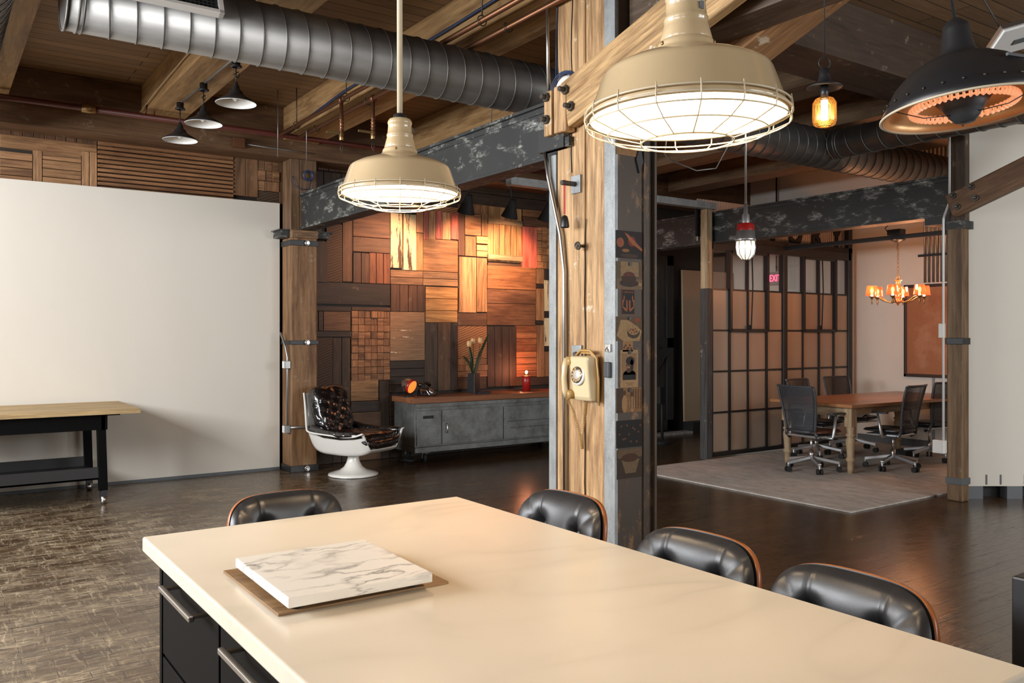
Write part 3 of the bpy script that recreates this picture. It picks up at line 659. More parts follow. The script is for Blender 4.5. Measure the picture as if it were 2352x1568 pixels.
m = MB(); m.box(2.62, 8.84, 3.45, 2.74, 8.9, 3.55); tag(m.build('junction_box', M['copper'], bevel=.004), 'small metal junction box on the dark wall girder', 'junction box')
m = MB(); m.tube([(1.75, 5.9, 3.72), (1.73, 6.4, 3.75), (1.72, 7.2, 3.74), (1.71, 8.1, 3.70), (1.71, 8.8, 3.66)], .006, 5); tag(m.build('cable', M['paper']), 'loose pale cable pinned to the side of the pale joist', 'cable')
m = MB(); m.tube([(3.15, 4.4, 3.76), (3.15, 5.4, 3.74), (3.15, 7.2, 3.73), (3.14, 8.2, 3.66), (3.13, 8.85, 3.62)], .012, 6); tag(m.build('cable', M['blue']), 'blue cable bundle along the joist above the copper pipes', 'cable')
GR = 'thin threaded rods hanging near the wall girder'
for x, y, la in ((2.9, 8.3, 'thin steel rod hanging left of the copper pipe ends'), (3.2, 8.3, 'thin steel rod hanging beside the copper pipe ends'), (3.95, 6.0, 'thin steel rod hanging right of the first cream lamp rod')):
    m = MB(); m.cyl((x, y, 3.95), (x, y, 3.28), .005, n=6); tag(m.build('hanging_rod', M['conduit']), la, 'rod', GR)
m = MB(); m.tube([(3.23, 4.26, 3.9), (3.23, 4.26, 3.4), (3.23, 4.25, 3.04)], .012, 8); m.tube([(3.24, 4.30, 2.66), (3.25, 4.28, 2.5), (3.255, 4.16, 2.12), (3.26, 4.13, 1.9), (3.26, 4.12, .3)], .0135, 10)
tag(m.build('column_conduit', M['chrome']), 'bright steel conduit running down the left side of the central column', 'conduit')
r = thing('access_point', 'round white disc with blue cable coiled behind it high on the column', 'wireless device', (3.27, 4.115, 3.02))
m = MB(); m.m = RY(-PI / 2) @ RX(.12); m.lathe([(.0001, .03), (.07, .028), (.085, .015), (.085, 0)], 32, True); m.build('disc', M['white'], r)
m = MB()
for k in range(4): m.ring((-.005, .01, .01), .088 + .006 * k, .0035, 32, 5, (1, .1 * k, .05))
m.tube([(.0, .11, .1), (.01, .12, .35), (.0, .10, .6), (-.02, -.1, .78)], .005, 5); m.tube([(.01, .10, .1), (.02, .13, .35), (.02, .12, .8)], .004, 5); m.build('blue_cable', M['blue'], r)
m = MB(); m.tube([(3.9, 1.68, 3.13), (4.2, 1.82, 3.2), (4.27, 1.79, 3.145), (4.37, 1.72, 3.125), (4.48, 1.65, 3.125), (4.55, 1.6, 3.14), (4.62, 1.56, 3.25), (4.7, 1.5, 3.4)][1:], .006, 6); tag(m.build('cable', M['conduit']), 'pale cable sagging across the ceiling above the black heat lamp', 'cable')
m = MB(); m.tube([(4.62, 4.6, 3.0), (4.71, 4.71, 2.90), (4.70, 4.64, 2.84), (4.87, 4.53, 2.76), (5.0, 4.45, 2.78), (5.02, 4.38, 2.9), (5.1, 4.3, 3.1), (5.1, 4.3, 3.55)], .006, 6); tag(m.build('cable', M['conduit']), 'loose grey cable drooping below the ceiling right of the column', 'cable')

m = MB()
for k in range(5): m.ring((3.44, 8.885 - .006 * k, 3.24), .045 + .005 * (k % 3), .007, 24, 5, (0, 1, .05 * k))
m.tube([(3.27, 8.89, 3.22), (3.30, 8.885, 3.12), (3.38, 8.885, 3.08), (3.46, 8.885, 3.10), (3.48, 8.885, 3.2)], .006, 5)
tag(m.build('cable_coil', M['blue']), 'small blue cable coil hung high on the left timber post', 'cable')

# ------------------------------------------------------------------ kitchen island
p = thing('kitchen_island', 'large kitchen island with pale stone top and black drawers', 'kitchen island', (1.0435, 1.64, 0), math.radians(.35))
m = MB(); m.box(-.528, -.955, .877, .528, .96, .92); m.build('stone_top', M['counter'], p, bevel=.006, segs=3)
m = MB(); m.box(-.472, -.86, .10, .24, .88, .866); m.box(-.42, -.84, 0, .2, .86, .10); m.build('carcass', M['ink'], p)
m = MB(); m.box(-.485, -.9, .866, .3, .89, .877); m.build('sub_top', M['ink'], p)
m = MB(); m.box(-.496, .865, .0, .25, .89, .866); m.build('end_panel', M['ink'], p)
for i, (a, b) in enumerate(((.32, .86), (-.30, .31), (-.86, -.31))):
    for k, (z0, z1) in enumerate(((.11, .60), (.61, .855))):
        m = MB(); m.box(-.494, a + .004, z0, -.473, b, z1); d = m.build('drawer_front', M['ink'], p, bevel=.002)
        if k == 1:
            m = MB(); c = (.39, .69) if i == 0 else (a + .06, a + .46); m.box(-.544, c[0], .834, -.530, c[1], .848); m.box(-.535, c[0] + .012, .836, -.49, c[0] + .024, .846); m.box(-.535, c[1] - .024, .836, -.49, c[1] - .012, .846); m.build('bar_handle', M['chrome'], d, bevel=.003)
# marble slab on a thin board
q = thing('marble_slab', 'grey-veined white marble slab lying on the island top', 'slab', (.775, 1.86, .9395), math.radians(-.8))
m = MB(); m.box(-.165, -.185, 0, .17, .19, .0225); m.build('slab', M['marble'], q, bevel=.003)
m = MB((.34, .2, .085)); m.box(.595, 1.70, .92, 1.0, 2.09, .926, 0); o = m.build('serving_board', M['wood'], bevel=.001); tag(o, 'thin brown wooden board under the marble slab', 'board')
m = MB()
for x, y in ((.64, 1.72), (.91, 1.72), (.64, 2.0), (.91, 2.0)): m.cyl((x, y, .926), (x, y, .9395), .012, n=12)
m.build('slab_foot', M['blackmatt'], o)

# ------------------------------------------------------------------ tufted chairs round the island
def tuft(u, v, pts, r, d):
    return sum(-d * math.exp(-((u - a) ** 2 + (v - b) ** 2) / r ** 2) for a, b in pts)
def make_island_chair():
    root = thing('counter_chair', '', 'chair')
    W, H = .235, .21      # half width, half height of back pad ; chair faces +x
    def outline(u, v, k):
        a = (u - .5) * 2; b = (v - .5) * 2; n = 4.2
        q = (abs(a) ** n + abs(b) ** n) ** (1 / n); k_ = max(abs(a), abs(b)) / q if q > 1e-6 else 1
        return W * a * k_, H * b * k_, a, b
    def back(u, v, k):
        y, z, a, b = outline(u, v, k)
        e = max(0, (1 - abs(a) ** 5) * (1 - abs(b) ** 5))
        curve = .045 * (y / W) ** 2                  # wraps round the sitter
        if k > 0:
            x = .012 + .056 * e ** .42 + tuft(u, v, ((.26, .74), (.74, .74)), .075, .042)
            for s_ in (.26, .74): x -= .006 * math.exp(-((u - s_) / .012) ** 2) * (1 if v > .74 else .35) * min(1, e * 4)
        else: x = .0
        return (x + curve - .07 * z / (2 * H), y, z)
    m = MB(); m.m = T(0, 0, .68)
    m.pillow(back, 60, 44); bk = m.build('back_pad', M['leather'], root, weld=True)
    for a in (.26, .74):
        m = MB(); m.m = T(0, 0, .68); c = back(a, .74, 1); m.sph((c[0] + .003, c[1], c[2]), .013, 12, 8, (.6, 1, 1)); m.build('button', M['leather'], bk)
    m = MB(); m.m = T(0, 0, .68)
    def shell(u, v):
        c = back(.5 + (u - .5) * 1.0, .5 + (v - .5) * 1.0, -1); return (c[0] - .010, c[1], c[2])
    m.grid(shell, 40, 32); m.build('back_shell', M['shellwood'], root, solid=.016)
    # seat
    def seat(u, v, k):
        a = (u - .5) * 2; b = (v - .5) * 2
        x = .24 * b * math.sqrt(1 - .3 * a * a * abs(a)); y = .225 * a * math.sqrt(1 - .3 * b * b * abs(b))
        e = (1 - abs(a) ** 4) * (1 - abs(b) ** 4)
        return (x + .22, y, .44 + .015 * a * a + (.045 * e ** .45 + tuft(u, v, ((.3, .5), (.7, .5)), .1, .02) if k > 0 else 0))
    m = MB(); m.pillow(seat, 20, 20); m.build('seat_pad', M['leather'], root, weld=True)
    m = MB(); m.grid(lambda u, v: (lambda c: (c[0], c[1], c[2] - .01))(seat(.5 + (u - .5) * 1.03, .5 + (v - .5) * 1.03, -1)), 16, 16); m.build('seat_shell', M['shellwood'], root, solid=.014)
    m = MB(); m.tube([(-.03, 0, .62), (-.03, 0, .5), (.03, 0, .42), (.2, 0, .415)], .012, 8); m.build('back_spine', M['black'], root)
    m = MB(); m.cyl((.22, 0, .07), (.22, 0, .42), .025, n=14); m.build('pedestal', M['chrome'], root)
    for k in range(4):
        a = PI / 4 + k * PI / 2; m = MB(); m.tube([(.22, 0, .09), (.22 + .15 * math.cos(a), .15 * math.sin(a), .07), (.22 + .29 * math.cos(a), .29 * math.sin(a), .014)], [.022, .018, .014], 8); m.build('foot', M['chrome'], root)
    return root
G1 = 'tufted black chairs along the right side of the island'
c0 = make_island_chair()
c0.location = (1.93, 2.43, .025); c0.rotation_euler = (0, 0, PI); c0['label'] = 'black tufted leather chair directly in front of the central column'; c0['group'] = G1
dup(c0, (1.94, 1.79, .0), PI + .02, 'black tufted leather chair in the middle of the island right side')
dup(c0, (1.945, 1.275, -.003), PI - .03, 'nearest black tufted leather chair, at the lower right of the island')
d = dup(c0, (1.175, 3.28, -.02), -PI / 2 + .03, 'black leather chair alone at the far end of the island'); del d['group']
for o in (c0, d): pass

# ------------------------------------------------------------------ cream factory pendants
def make_barn(rod):
    root = thing('pendant_lamp', '', 'lamp')
    R = .199
    m = MB(); prof = [(R, -.004), (R + .004, .0), (R - .005, .010), (.170, .078), (.166, .085), (.160, .090), (.136, .102), (.104, .112), (.078, .120), (.064, .127), (.058, .135), (.059, .139), (.055, .146), (.050, .150)]
    m.lathe(prof, 64, False); m.build('shade', M['enamel_out'], root)
    m = MB(); m.lathe([(a - .004, b - .002) for a, b in prof], 64, False)
    m.v = m.v; i_ = m.build('shade_inside', M['enamel_in'], root)
    m = MB(); m.lathe([(.050, .145), (.052, .152), (.046, .176), (.043, .186), (.0445, .188), (.0445, .195), (.042, .197), (.039, .228), (.041, .230), (.041, .237), (.036, .246), (.02, .251), (.0001, .252)], 40, False); nk = m.build('neck', M['enamel_out'], root)
    m = MB(); m.lathe([(.024, .248), (.022, .260), (.014, .266), (.0001, .267)], 20, False); m.build('cap', M['black'], nk)
    for a in (.9, 3.0, 5.1):
        m = MB(); m.m = T(.0575 * math.cos(a), .0575 * math.sin(a), .138); m.sph((0, 0, 0), .0045, 8, 6); m.build('screw', M['brass'], nk)
    m = MB(); m.box(-.0045, -.0445, .203, .0045, -.040, .218); m.build('slot', M['kick'], nk)
    m = MB(); m.cyl((0, 0, .262), (0, 0, .262 + rod), .0095, n=14); m.build('rod', M['bone'], root)
    # wire guard
    cg = MB(); 
    cg.ring((0, 0, -.004), R + .005, .0022, 64, 6); cg.ring((0, 0, .010), R + .003, .0021, 64, 6)
    cg.ring((0, 0, -.020), R + .003, .0017, 64, 6)
    cg.ring((0, 0, -.038), .160, .0016, 56, 6); cg.ring((0, 0, -.054), .092, .0021, 40, 6); cg.ring((0, 0, -.060), .128, .002, 48, 6) if False else None
    for k in range(16):
        a = 2 * PI * k / 16 + .1; ca, sa = math.cos(a), math.sin(a)
        cg.tube([(r * ca, r * sa, z) for r, z in ((R + .004, .018), (R + .007, -.004), (R + .004, -.020), (.160, -.038), (.092, -.054))], .0014, 5)
    cg.build('wire_guard', M['bone'], root)
    m = MB(); m.sph((0, 0, .055), .037, 20, 12); m.lathe([(.016, .085), (.016, .12)], 12, False); b = m.build('bulb', M['bulb'], root)
    return root
b1 = make_barn(1.7)
b1.location = (1.262, 1.20, 1.941); b1['label'] = 'largest cream enamel cage pendant lamp, hanging over the near end of the island'; b1['group'] = 'lit cream cage pendants over the island'
b1.rotation_euler = (0, math.radians(-.8), 0)
dup(b1, (1.318, 2.565, 1.98), 1.0, 'smaller-looking cream enamel cage pendant lamp over the far end of the island')

# small black pendants with white inside
def make_small():
    root = thing('pendant_lamp', '', 'lamp')
    prof = [(.155, 0), (.157, .003), (.12, .03), (.075, .055), (.055, .075), (.048, .095), (.030, .105), (.026, .13), (.015, .15), (.012, .165)]
    m = MB(); m.lathe(prof, 40, False); m.build('shade', M['black'], root)
    m = MB(); m.lathe([(a - .003, b - .002) for a, b in prof[:6]] + [(.0001, .09)], 40, False); m.build('shade_inside', M['white'], root)
    m = MB(); m.sph((0, 0, .045), .028, 14, 10); m.build('bulb', M['white'], root)
    m = MB(); m.cyl((0, 0, .16), (0, 0, .285), .0045, n=6); m.lathe([(.028, .28), (.045, .283), (.045, .292), (.032, .30), (.032, .345), (.0001, .346)], 20, False); m.tube([(.005, 0, .20), (.03, .01, .22), (.02, .0, .25), (-.02, 0, .22), (.0, 0, .2)], .004, 5)
    m.build('ceiling_cup', M['black'], root)
    return root
s0 = make_small(); G2 = 'small black pendants with white insides under the pale joist'
s0.location = (1.975, 6.60, 3.29); s0['label'] = 'small black pendant lamp closest to the spiral duct, rightmost of three'; s0['group'] = G2
dup(s0, (1.935, 7.38, 3.285), .6, 'small black pendant lamp in the middle of the row of three')
dup(s0, (1.92, 8.12, 3.285), 1.2, 'small black pendant lamp furthest left, just above the slatted boards')
m = MB(); m.tube([(1.95, 5.6, 3.635), (1.95, 6.6, 3.63), (1.93, 8.1, 3.63)], .011, 8); tag(m.build('lamp_conduit', M['conduit']), 'steel conduit feeding the three small pendants along the joist', 'conduit')

# ------------------------------------------------------------------ other hanging lights on the right
r = thing('pendant_lamp', 'dark pendant lamp with glowing amber mesh bulb', 'lamp', (3.32, 2.32, 2.46))
m = MB(); m.cyl((0, 0, .28), (0, 0, 1.49), .0025, n=6); m.build('cord', M['black'], r)
m = MB(); m.ring((0, 0, .262), .026, .003, 24, 6, (FX, FY, 0)); m.build('ring', M['black'], r)
m = MB(); m.lathe([(.0001, .235), (.022, .233), (.024, .20), (.030, .175), (.034, .172), (.070, .158), (.078, .150), (.074, .147), (.03, .158), (.0001, .158)], 28, False); m.cyl((0, 0, .10), (0, 0, .16), .017, n=14); m.build('socket', M['black'], r)
m = MB(); m.lathe([(.018, .108), (.040, .098), (.051, .08), (.052, .0), (.046, -.018), (.030, -.026), (.0001, -.027)], 40, False); m.build('mesh_shade', M['meshamber'], r)
m = MB(); m.cyl((0, 0, .005), (0, 0, .092), .015, n=14); m.build('glowing_core', M['filament'], r)

r = thing('heat_lamp', 'big black dome heat lamp with gold inside at the top right', 'heater', (3.03, 1.55, 2.295)); r.rotation_euler = (Matrix.Rotation(math.radians(-4), 3, (FX, FY, 0)) @ Matrix.Rotation(math.radians(-3), 3, (FY, -FX, 0))).to_euler()
prof = [(.272, 0), (.275, .003), (.262, .03), (.22, .10), (.165, .155), (.11, .185), (.066, .196), (.060, .21), (.055, .225), (.045, .29), (.042, .31), (.02, .33), (.006, .338)]
m = MB(); m.lathe(prof, 64, False); dm_ = m.build('dome', M['black'], r)
m = MB(); m.lathe([(a - .005, b - .003) for a, b in prof[:7]] + [(.0001, .19)], 64, False); m.build('dome_inside', M['goldin'], r)
m = MB(); m.ring((0, 0, .0), .273, .005, 64, 6); m.build('rim', M['bone'], r)
for k in range(26):
    a = 2 * PI * k / 26; m = MB(); m.sph((.257 * math.cos(a), .257 * math.sin(a), .045), .0045, 8, 6); m.build('rivet', M['bolt'], dm_)
m = MB(); m.lathe([(.0001, -.045), (.03, -.043), (.05, -.02), (.058, -.005), (.062, .0), (.092, .04), (.090, .043), (.0001, .04)], 36, False); m.build('centre_bowl', M['plastic_grey'], r)
m = MB(); m.ring((0, 0, .012), .165, .004, 48, 6)
for k in range(52):
    a = 2 * PI * k / 52; m.ring((.165 * math.cos(a), .165 * math.sin(a), .018), .012, .0045, 10, 5, (-math.sin(a), math.cos(a), 0))
m.build('heating_coil', M['heatglow'], r)
m = MB()
for k in range(3):
    a = k * 2.1 + .5; m.tube([(.26 * math.cos(a), .26 * math.sin(a), .01), (.15 * math.cos(a), .15 * math.sin(a), -.02), (.05 * math.cos(a), .05 * math.sin(a), -.015)], .002, 5)
m.build('coil_supports', M['bolt'], r)
m = MB(); m.cyl((0, 0, .335), (-.12, .03, 1.6), .006, n=8); m.build('cord', M['black'], r)
m = MB(); m.m = RZ(math.radians(-100)); m.box(.205, -.05, .115, .214, .05, .125); m.build('name_plate', M['plastic_grey'], dm_)

r = thing('pendant_lamp', 'red and silver bulkhead pendant lamp with ribbed glass, hanging on a thin rod', 'lamp', (4.78, 3.98, 2.03))
m = MB(); m.lathe([(.064, .135), (.066, .12), (.062, .06), (.045, .02), (.02, .004), (.0001, 0)], 28, False); m.build('glass_jar', M['jar'], r)
m = MB(); m.sph((0, 0, .085), .034, 14, 10, (1, 1, 1.3)); m.build('bulb', M['bulb'], r)
m = MB()
for k in range(10):
    a = 2 * PI * k / 10; m.tube([(q * math.cos(a), q * math.sin(a), z) for q, z in ((.068, .13), (.069, .09), (.062, .04), (.03, .002), (.0, -.002))], .003, 5)
m.build('cage', M['alu'], r)
m = MB(); m.lathe([(.0001, .128), (.070, .13), (.070, .15), (.064, .155), (.064, .205), (.05, .207)], 28, False); m.build('collar', M['alu'], r)
m = MB(); m.lathe([(.060, .20), (.060, .25), (.05, .258), (.03, .26)], 28, False); m.build('red_body', M['redlamp'], r)
m = MB(); m.lathe([(.03, .258), (.026, .32), (.016, .33), (.013, .40), (.0001, .40)], 20, False); m.build('stem', M['alu'], r)
m = MB(); m.cyl((0, 0, .40), (0, 0, 1.48), .008, n=8); m.build('rod', M['conduit'], r)

m = MB(); cx_, cy_ = 2.45, 1.87
for k in range(58):
    z = 3.94 - k * .021; m.tube([(cx_ + (.006 * math.cos(a) if k % 2 else 0), cy_ + (0 if k % 2 else .006 * math.cos(a)), z + .014 * math.sin(a)) for a in [i * PI / 4 for i in range(8)]], .0018, 4, True)
m.build('hanging_chain', M['chrome']); tag(bpy.data.objects['hanging_chain'], 'steel link chain hanging behind the largest cream lamp', 'chain')
r = thing('ceiling_panel', 'tilted white panel fixture in the extreme top right corner', 'fixture', (3.45, 1.63, 2.65)); r.rotation_euler = (Matrix.Rotation(math.radians(-16), 3, (FX, FY, 0)) @ Matrix.Rotation(math.radians(-20), 3, (FY, -FX, 0)) @ Matrix.Rotation(-math.atan2(FX, FY), 3, 'Z')).to_euler()
m = MB(); m.box(0, -.05, 0, .4, .12, .012); m.build('panel', M['white'], r, bevel=.002)
m = MB(); m.box(-.005, -.055, .012, .4, .125, .03); m.build('back', M['chrome'], r)
m = MB(); m.box(.08, .03, -.003, .2, .06, 0); m.build('label_plate', M['kick'], r)
m = MB(); m.cyl((.03, .0, .03), (.03, -.0, 1.3), .003, n=6); m.build('hanger', M['black'], r)

# ------------------------------------------------------------------ track spots in front of the salvaged wall
def make_spot():
    root = thing('spotlight', '', 'spotlight')
    m = MB(); m.m = RX(math.radians(22)); m.lathe([(.105, -.13), (.1, -.125), (.05, .02), (.042, .06), (.03, .09), (.0001, .095)], 28, False); m.build('cone_shade', M['blackmatt'], root)
    m = MB(); m.cyl((0, 0, .07), (0, .02, .30), .012, n=8); m.cyl((0, -.02, .28), (0, .06, .28), .05, n=16); m.build('arm', M['blackmatt'], root)
    m = MB(); m.m = RX(math.radians(22)); m.sph((0, 0, -.03), .03, 12, 8); m.build('bulb', M['white'], root)
    return root
sp = make_spot(); G3 = 'black cone spotlights above the salvaged wood wall'
SPX = ((5.11, 'black cone spotlight just right of the far cream lamp'), (5.72, 'black cone spotlight in the middle above the salvaged door'), (6.26, 'black cone spotlight half hidden by the central column'))
for i, (x, la) in enumerate(SPX):
    o = sp if i == 0 else dup(sp, (x, 8.25, 3.02), 0, la)
    o.location = (x, 8.25, 3.02); o['label'] = la; o['group'] = G3
m = MB(); m.box(4.2, 8.24, 3.30, 7.4, 8.30, 3.34); tag(m.build('lamp_track', M['blackmatt']), 'black track carrying the cone spotlights', 'track')

# ------------------------------------------------------------------ work bench by the white wall
p = thing('work_bench', 'wheeled work bench with pale butcher block top and black frame', 'work bench', (0, 8.1, 0))
m = MB()
for k in range(13):
    m.col = shade((.60, .43, .21), .12); m.box(-.55, .08 * k, .80, 1.575, .08 * (k + 1), .84, 0)
m.build('butcher_block_top', M['wood'], p)
m = MB(); m.box(-.4, .08, .66, 1.32, .11, .795); m.box(-.4, .93, .66, 1.32, .96, .795); m.box(1.27, .08, .66, 1.30, .96, .795); m.box(-.4, .06, .785, 1.42, .98, .80); m.build('apron', M['ink'], p)
m = MB(); m.box(-.35, .10, .22, 1.28, .125, .33); m.box(-.35, .90, .22, 1.28, .925, .33); m.box(-.35, .10, .22, 1.28, .92, .24); m.build('lower_tray', M['black'], p, bevel=.003)
for x in (-.36, 1.27):
    for y in (.09, .89):
        m = MB(); m.bar((x + .02, y + .03, .12), (x, y + .03, .79), .07, .07, (0, 1, 0)); lg = m.build('leg', M['ink'], p, bevel=.003)
        m = MB(); m.cyl((x + .0, y + .02, .04), (x + .045, y + .02, .04), .04, n=18); m.build('caster_wheel', M['chrome'], lg)
        m = MB(); m.box(x - .005, y - .005, .05, x + .05, y + .05, .125); m.build('caster_fork', M['black'], lg)

# ------------------------------------------------------------------ lounge chair
FA = math.atan2(-.57 * .87 - .8216 * .49, .8216 * .87 - .57 * .49)
p = thing('lounge_chair', 'white shell swivel lounge chair with shiny black tufted cushions', 'chair', (3.755, 8.39, 0), FA)
m = MB(); m.lathe([(.262, 0), (.268, .008), (.262, .022), (.22, .034), (.15, .055), (.10, .09), (.072, .14), (.060, .185), (.062, .205)], 48, True); m.build('pedestal', M['gloss_white'], p)
m = MB(); m.lathe([(.268, 0), (.268, .006)], 48, False); m.build('floor_ring', M['black'], p)
m = MB(); m.cyl((0, 0, .20), (0, 0, .245), .04, n=16); m.build('swivel', M['black'], p)
m = MB(); m.lathe([(.0001, .232), (.17, .234), (.19, .246), (.19, .256)], 40, False); m.build('swivel_plate', M['gloss_white'], p)
# shell tub: stations front->back, cross-section polygonal
def lerp(a, b, t): return a + (b - a) * t
ST = [ # x, floor z, half floor width, arm z, half arm width   (x forward)
    (.41, .315, .21, .49, .355), (.37, .285, .225, .475, .36), (.30, .262, .24, .455, .365), (.16, .25, .25, .445, .37), (-.02, .25, .26, .455, .375), (-.22, .265, .26, .465, .37), (-.32, .33, .26, .48, .36), (-.36, .44, .26, .52, .335), (-.41, .60, .25, .61, .29), (-.455, .74, .24, .75, .255), (-.50, .865, .22, .87, .225)]
def tub(u, v):
    q = u * (len(ST) - 1); i = min(int(q), len(ST) - 2); t_ = q - i
    A_, a, b, B_ = ST[max(i - 1, 0)], ST[i], ST[i + 1], ST[min(i + 2, len(ST) - 1)]
    x, z0, w0, z1, w1 = [.5 * (2 * a[k] + (b[k] - A_[k]) * t_ + (2 * A_[k] - 5 * a[k] + 4 * b[k] - B_[k]) * t_ ** 2 + (3 * a[k] - A_[k] - 3 * b[k] + B_[k]) * t_ ** 3) for k in range(5)]
    s = (v - .5) * 2; sg = 1 if s >= 0 else -1; s = abs(s)
    if s < .5: y = w0 * s / .5; z = z0
    elif s < .85: k = (s - .5) / .35; y = lerp(w0, w1 - .03, k); z = lerp(z0, z1, k ** 1.15)
    else: k = (s - .85) / .15; y = lerp(w1 - .03, w1, k); z = z1 + .004 * k
    return (x, sg * y, z)
m = MB(); m.grid(tub, 40, 40); m.build('shell', M['gloss_white'], p, solid=.016, bevel=0)
def cush(cx, cz, w, h, th, tilt, rows, cols, top=True):
    def f(u, v, k):
        a = (u - .5) * 2; b = (v - .5) * 2
        y = w * a * math.sqrt(1 - .22 * b ** 4); s = h * b * math.sqrt(1 - .22 * a ** 4)
        e = max(0, (1 - a ** 6) * (1 - b ** 6)) ** .4
        n = th * e * k
        if k > 0:
            for i in range(cols):
                for j in range(rows):
                    n -= .042 * math.exp(-((u - (i + .5) / cols) ** 2 + (v - (j + .5) / rows) ** 2) / .0028)
            n -= .012 * abs(math.cos(PI * cols * u)) ** 8 * 0 + 0
        n += .006 * math.sin(17 * u + 9 * v) * math.sin(23 * v - 5 * u) * e
        # local frame: s along tilt, n normal
        return (cx + s * math.cos(tilt) - n * math.sin(tilt), y, cz + s * math.sin(tilt) + n * math.cos(tilt))
    return f
m = MB(); m.pillow(cush(.07, .40, .325, .335, .085, .03, 1, 1), 28, 28); m.build('seat_cushion', M['patent'], p, weld=True)
m = MB(); m.pillow(cush(-.30, .675, .262, .285, .095, math.radians(107), 4, 3), 48, 48)
# flip so tufts face forward
m.build('back_cushion', M['patent'], p, weld=True)
for sg in (-1, 1):
    m = MB(); m.tube([(-.30, sg * .30, .50), (-.1, sg * .325, .465), (.12, sg * .33, .455), (.28, sg * .325, .465), (.385, sg * .315, .475)], [.05, .048, .045, .042, .03], 14); m.build('side_bolster', M['patent'], p)
m = MB(); m.tube([(.375, -.29, .43), (.385, -.22, .37), (.385, -.12, .355), (.385, .12, .355), (.385, .22, .37), (.375, .29, .43)], [.035, .045, .05, .05, .045, .035], 14); m.build('front_bolster', M['patent'], p)

# ------------------------------------------------------------------ credenza
p = thing('credenza', 'long low zinc-clad credenza on casters with a reddish wood top', 'cabinet', (4.64, 8.66, 0))
m = MB(); 
for k in range(6): m.col = shade((.30, .125, .06), .12); m.box(-.03, -.03 + k * .093, .70, 2.36, -.03 + (k + 1) * .093 - .001, .765, 0)
m.build('wood_top', M['woodgloss'], p, bevel=.003)
m = MB(); m.box(0, 0, .19, 2.32, .52, .695); m.build('cabinet_body', M['zinc'], p, bevel=.004)
m = MB(); m.box(-.012, -.03, .13, 2.34, .53, .19); m.build('base_rail', M['zinc'], p, bevel=.004)
m = MB(); m.box(.0, -.012, .62, 2.3, 0, .64); m.box(0, -.02, .655, 2.3, 0, .695); m.build('top_rail', M['zinc'], p)
for i, (a, b) in enumerate(((.02, .34), (.36, 1.22), (1.24, 2.22))):
    m = MB(); m.box(a, -.018, .21, b, 0, .61); d = m.build('cabinet_door', M['zinc'], p, bevel=.003)
    if i == 0:
        m = MB(); m.box(a + .08, -.021, .52, a + .22, -.017, .555); m.build('finger_slot', M['blackmatt'], d, bevel=.012)
    if i == 1:
        m = MB(); m.tube([(a + .05, -.018, .34), (a + .05, -.05, .35), (a + .05, -.05, .44), (a + .05, -.018, .45)], .006, 6); m.build('pull_handle', M['chrome'], d)
    if i == 2:
        m = MB(); m.box(a + .05, -.021, .42, b - .06, -.017, .425); m.box(a + .1, -.021, .34, b - .1, -.017, .344); m.build('hanger_slots', M['blackmatt'], d)
        m = MB(); m.box(b, -.022, .2, b + .012, 0, .62); m.build('edge_strip', M['chrome'], d)
for x in (.15, 2.15):
    for y in (.06, .46):
        m = MB(); m.cyl((x - .02, y, .052), (x + .02, y, .052), .052, n=18); w_ = m.build('caster', M['blackmatt'], p)
        m = MB(); m.box(x - .05, y - .05, .115, x + .05, y + .05, .13); m.box(x - .03, y - .02, .05, x - .024, y + .02, .12); m.box(x + .024, y - .02, .05, x + .03, y + .02, .12); m.build('caster_bracket', M['zinc'], w_)
ZT = .765
# headlamp desk lamp
r = thing('desk_lamp', 'silver headlamp-shaped table lamp with orange lens on the credenza', 'lamp', (4.70, 8.92, ZT), -1.15)
m = MB(); m.lathe([(.06, 0), (.06, .008), (.0001, .01)], 24, True); m.build('base', M['black'], r)
HM = T(0, 0, .135) @ RY(math.radians(112))
m = MB(); m.m = HM; m.lathe([(.0001, -.10), (.03, -.095), (.06, -.07), (.078, -.03), (.083, .02)], 32, False); m.build('silver_shell', M['chrome'], r)
m = MB(); m.m = HM; m.lathe([(.083, .02), (.087, .024), (.087, .055), (.078, .058)], 32, False); m.build('red_rim', M['redlamp'], r)
m = MB(); m.m = HM; m.lathe([(.078, .054), (.05, .060), (.0001, .062)], 32, False); m.build('orange_lens', M['amber'], r)
m = MB(); m.tube([(0, -.092, .135), (0, -.09, .06), (0, -.055, .008), (0, .055, .008), (0, .09, .06), (0, .092, .135)], .006, 6); m.build('yoke', M['black'], r)
# old desk telephone
r = thing('desk_telephone', 'old black rotary desk telephone beside the silver lamp', 'telephone', (4.93, 8.90, ZT), -1.1)
m = MB(); m.prism([(-.10, 0), (.10, 0), (.095, .03), (.05, .085), (-.06, .10), (-.085, .07)], -.075, .075, 1); m.build('body', M['patent'], r, bevel=.015, segs=3)
m = MB(); m.tube([(-.03, -.105, .12), (-.03, -.08, .145), (-.03, 0, .155), (-.03, .08, .145), (-.03, .105, .12)], [.024, .02, .015, .02, .024], 12); m.build('handset', M['patent'], r)
m = MB(); m.m = T(.075, 0, .062) @ RY(math.radians(50)); m.lathe([(.046, -.006), (.046, .006), (.02, .01), (.0001, .01)], 28, False); dl = m.build('dial', M['chrome'], r)
m = MB(); m.m = T(.075, 0, .062) @ RY(math.radians(50))
for k in range(10): a = k * .55; m.cyl((.034 * math.cos(a), .034 * math.sin(a), .006), (.034 * math.cos(a), .034 * math.sin(a), .0105), .006, n=8)
m.build('finger_holes', M['blackmatt'], dl)
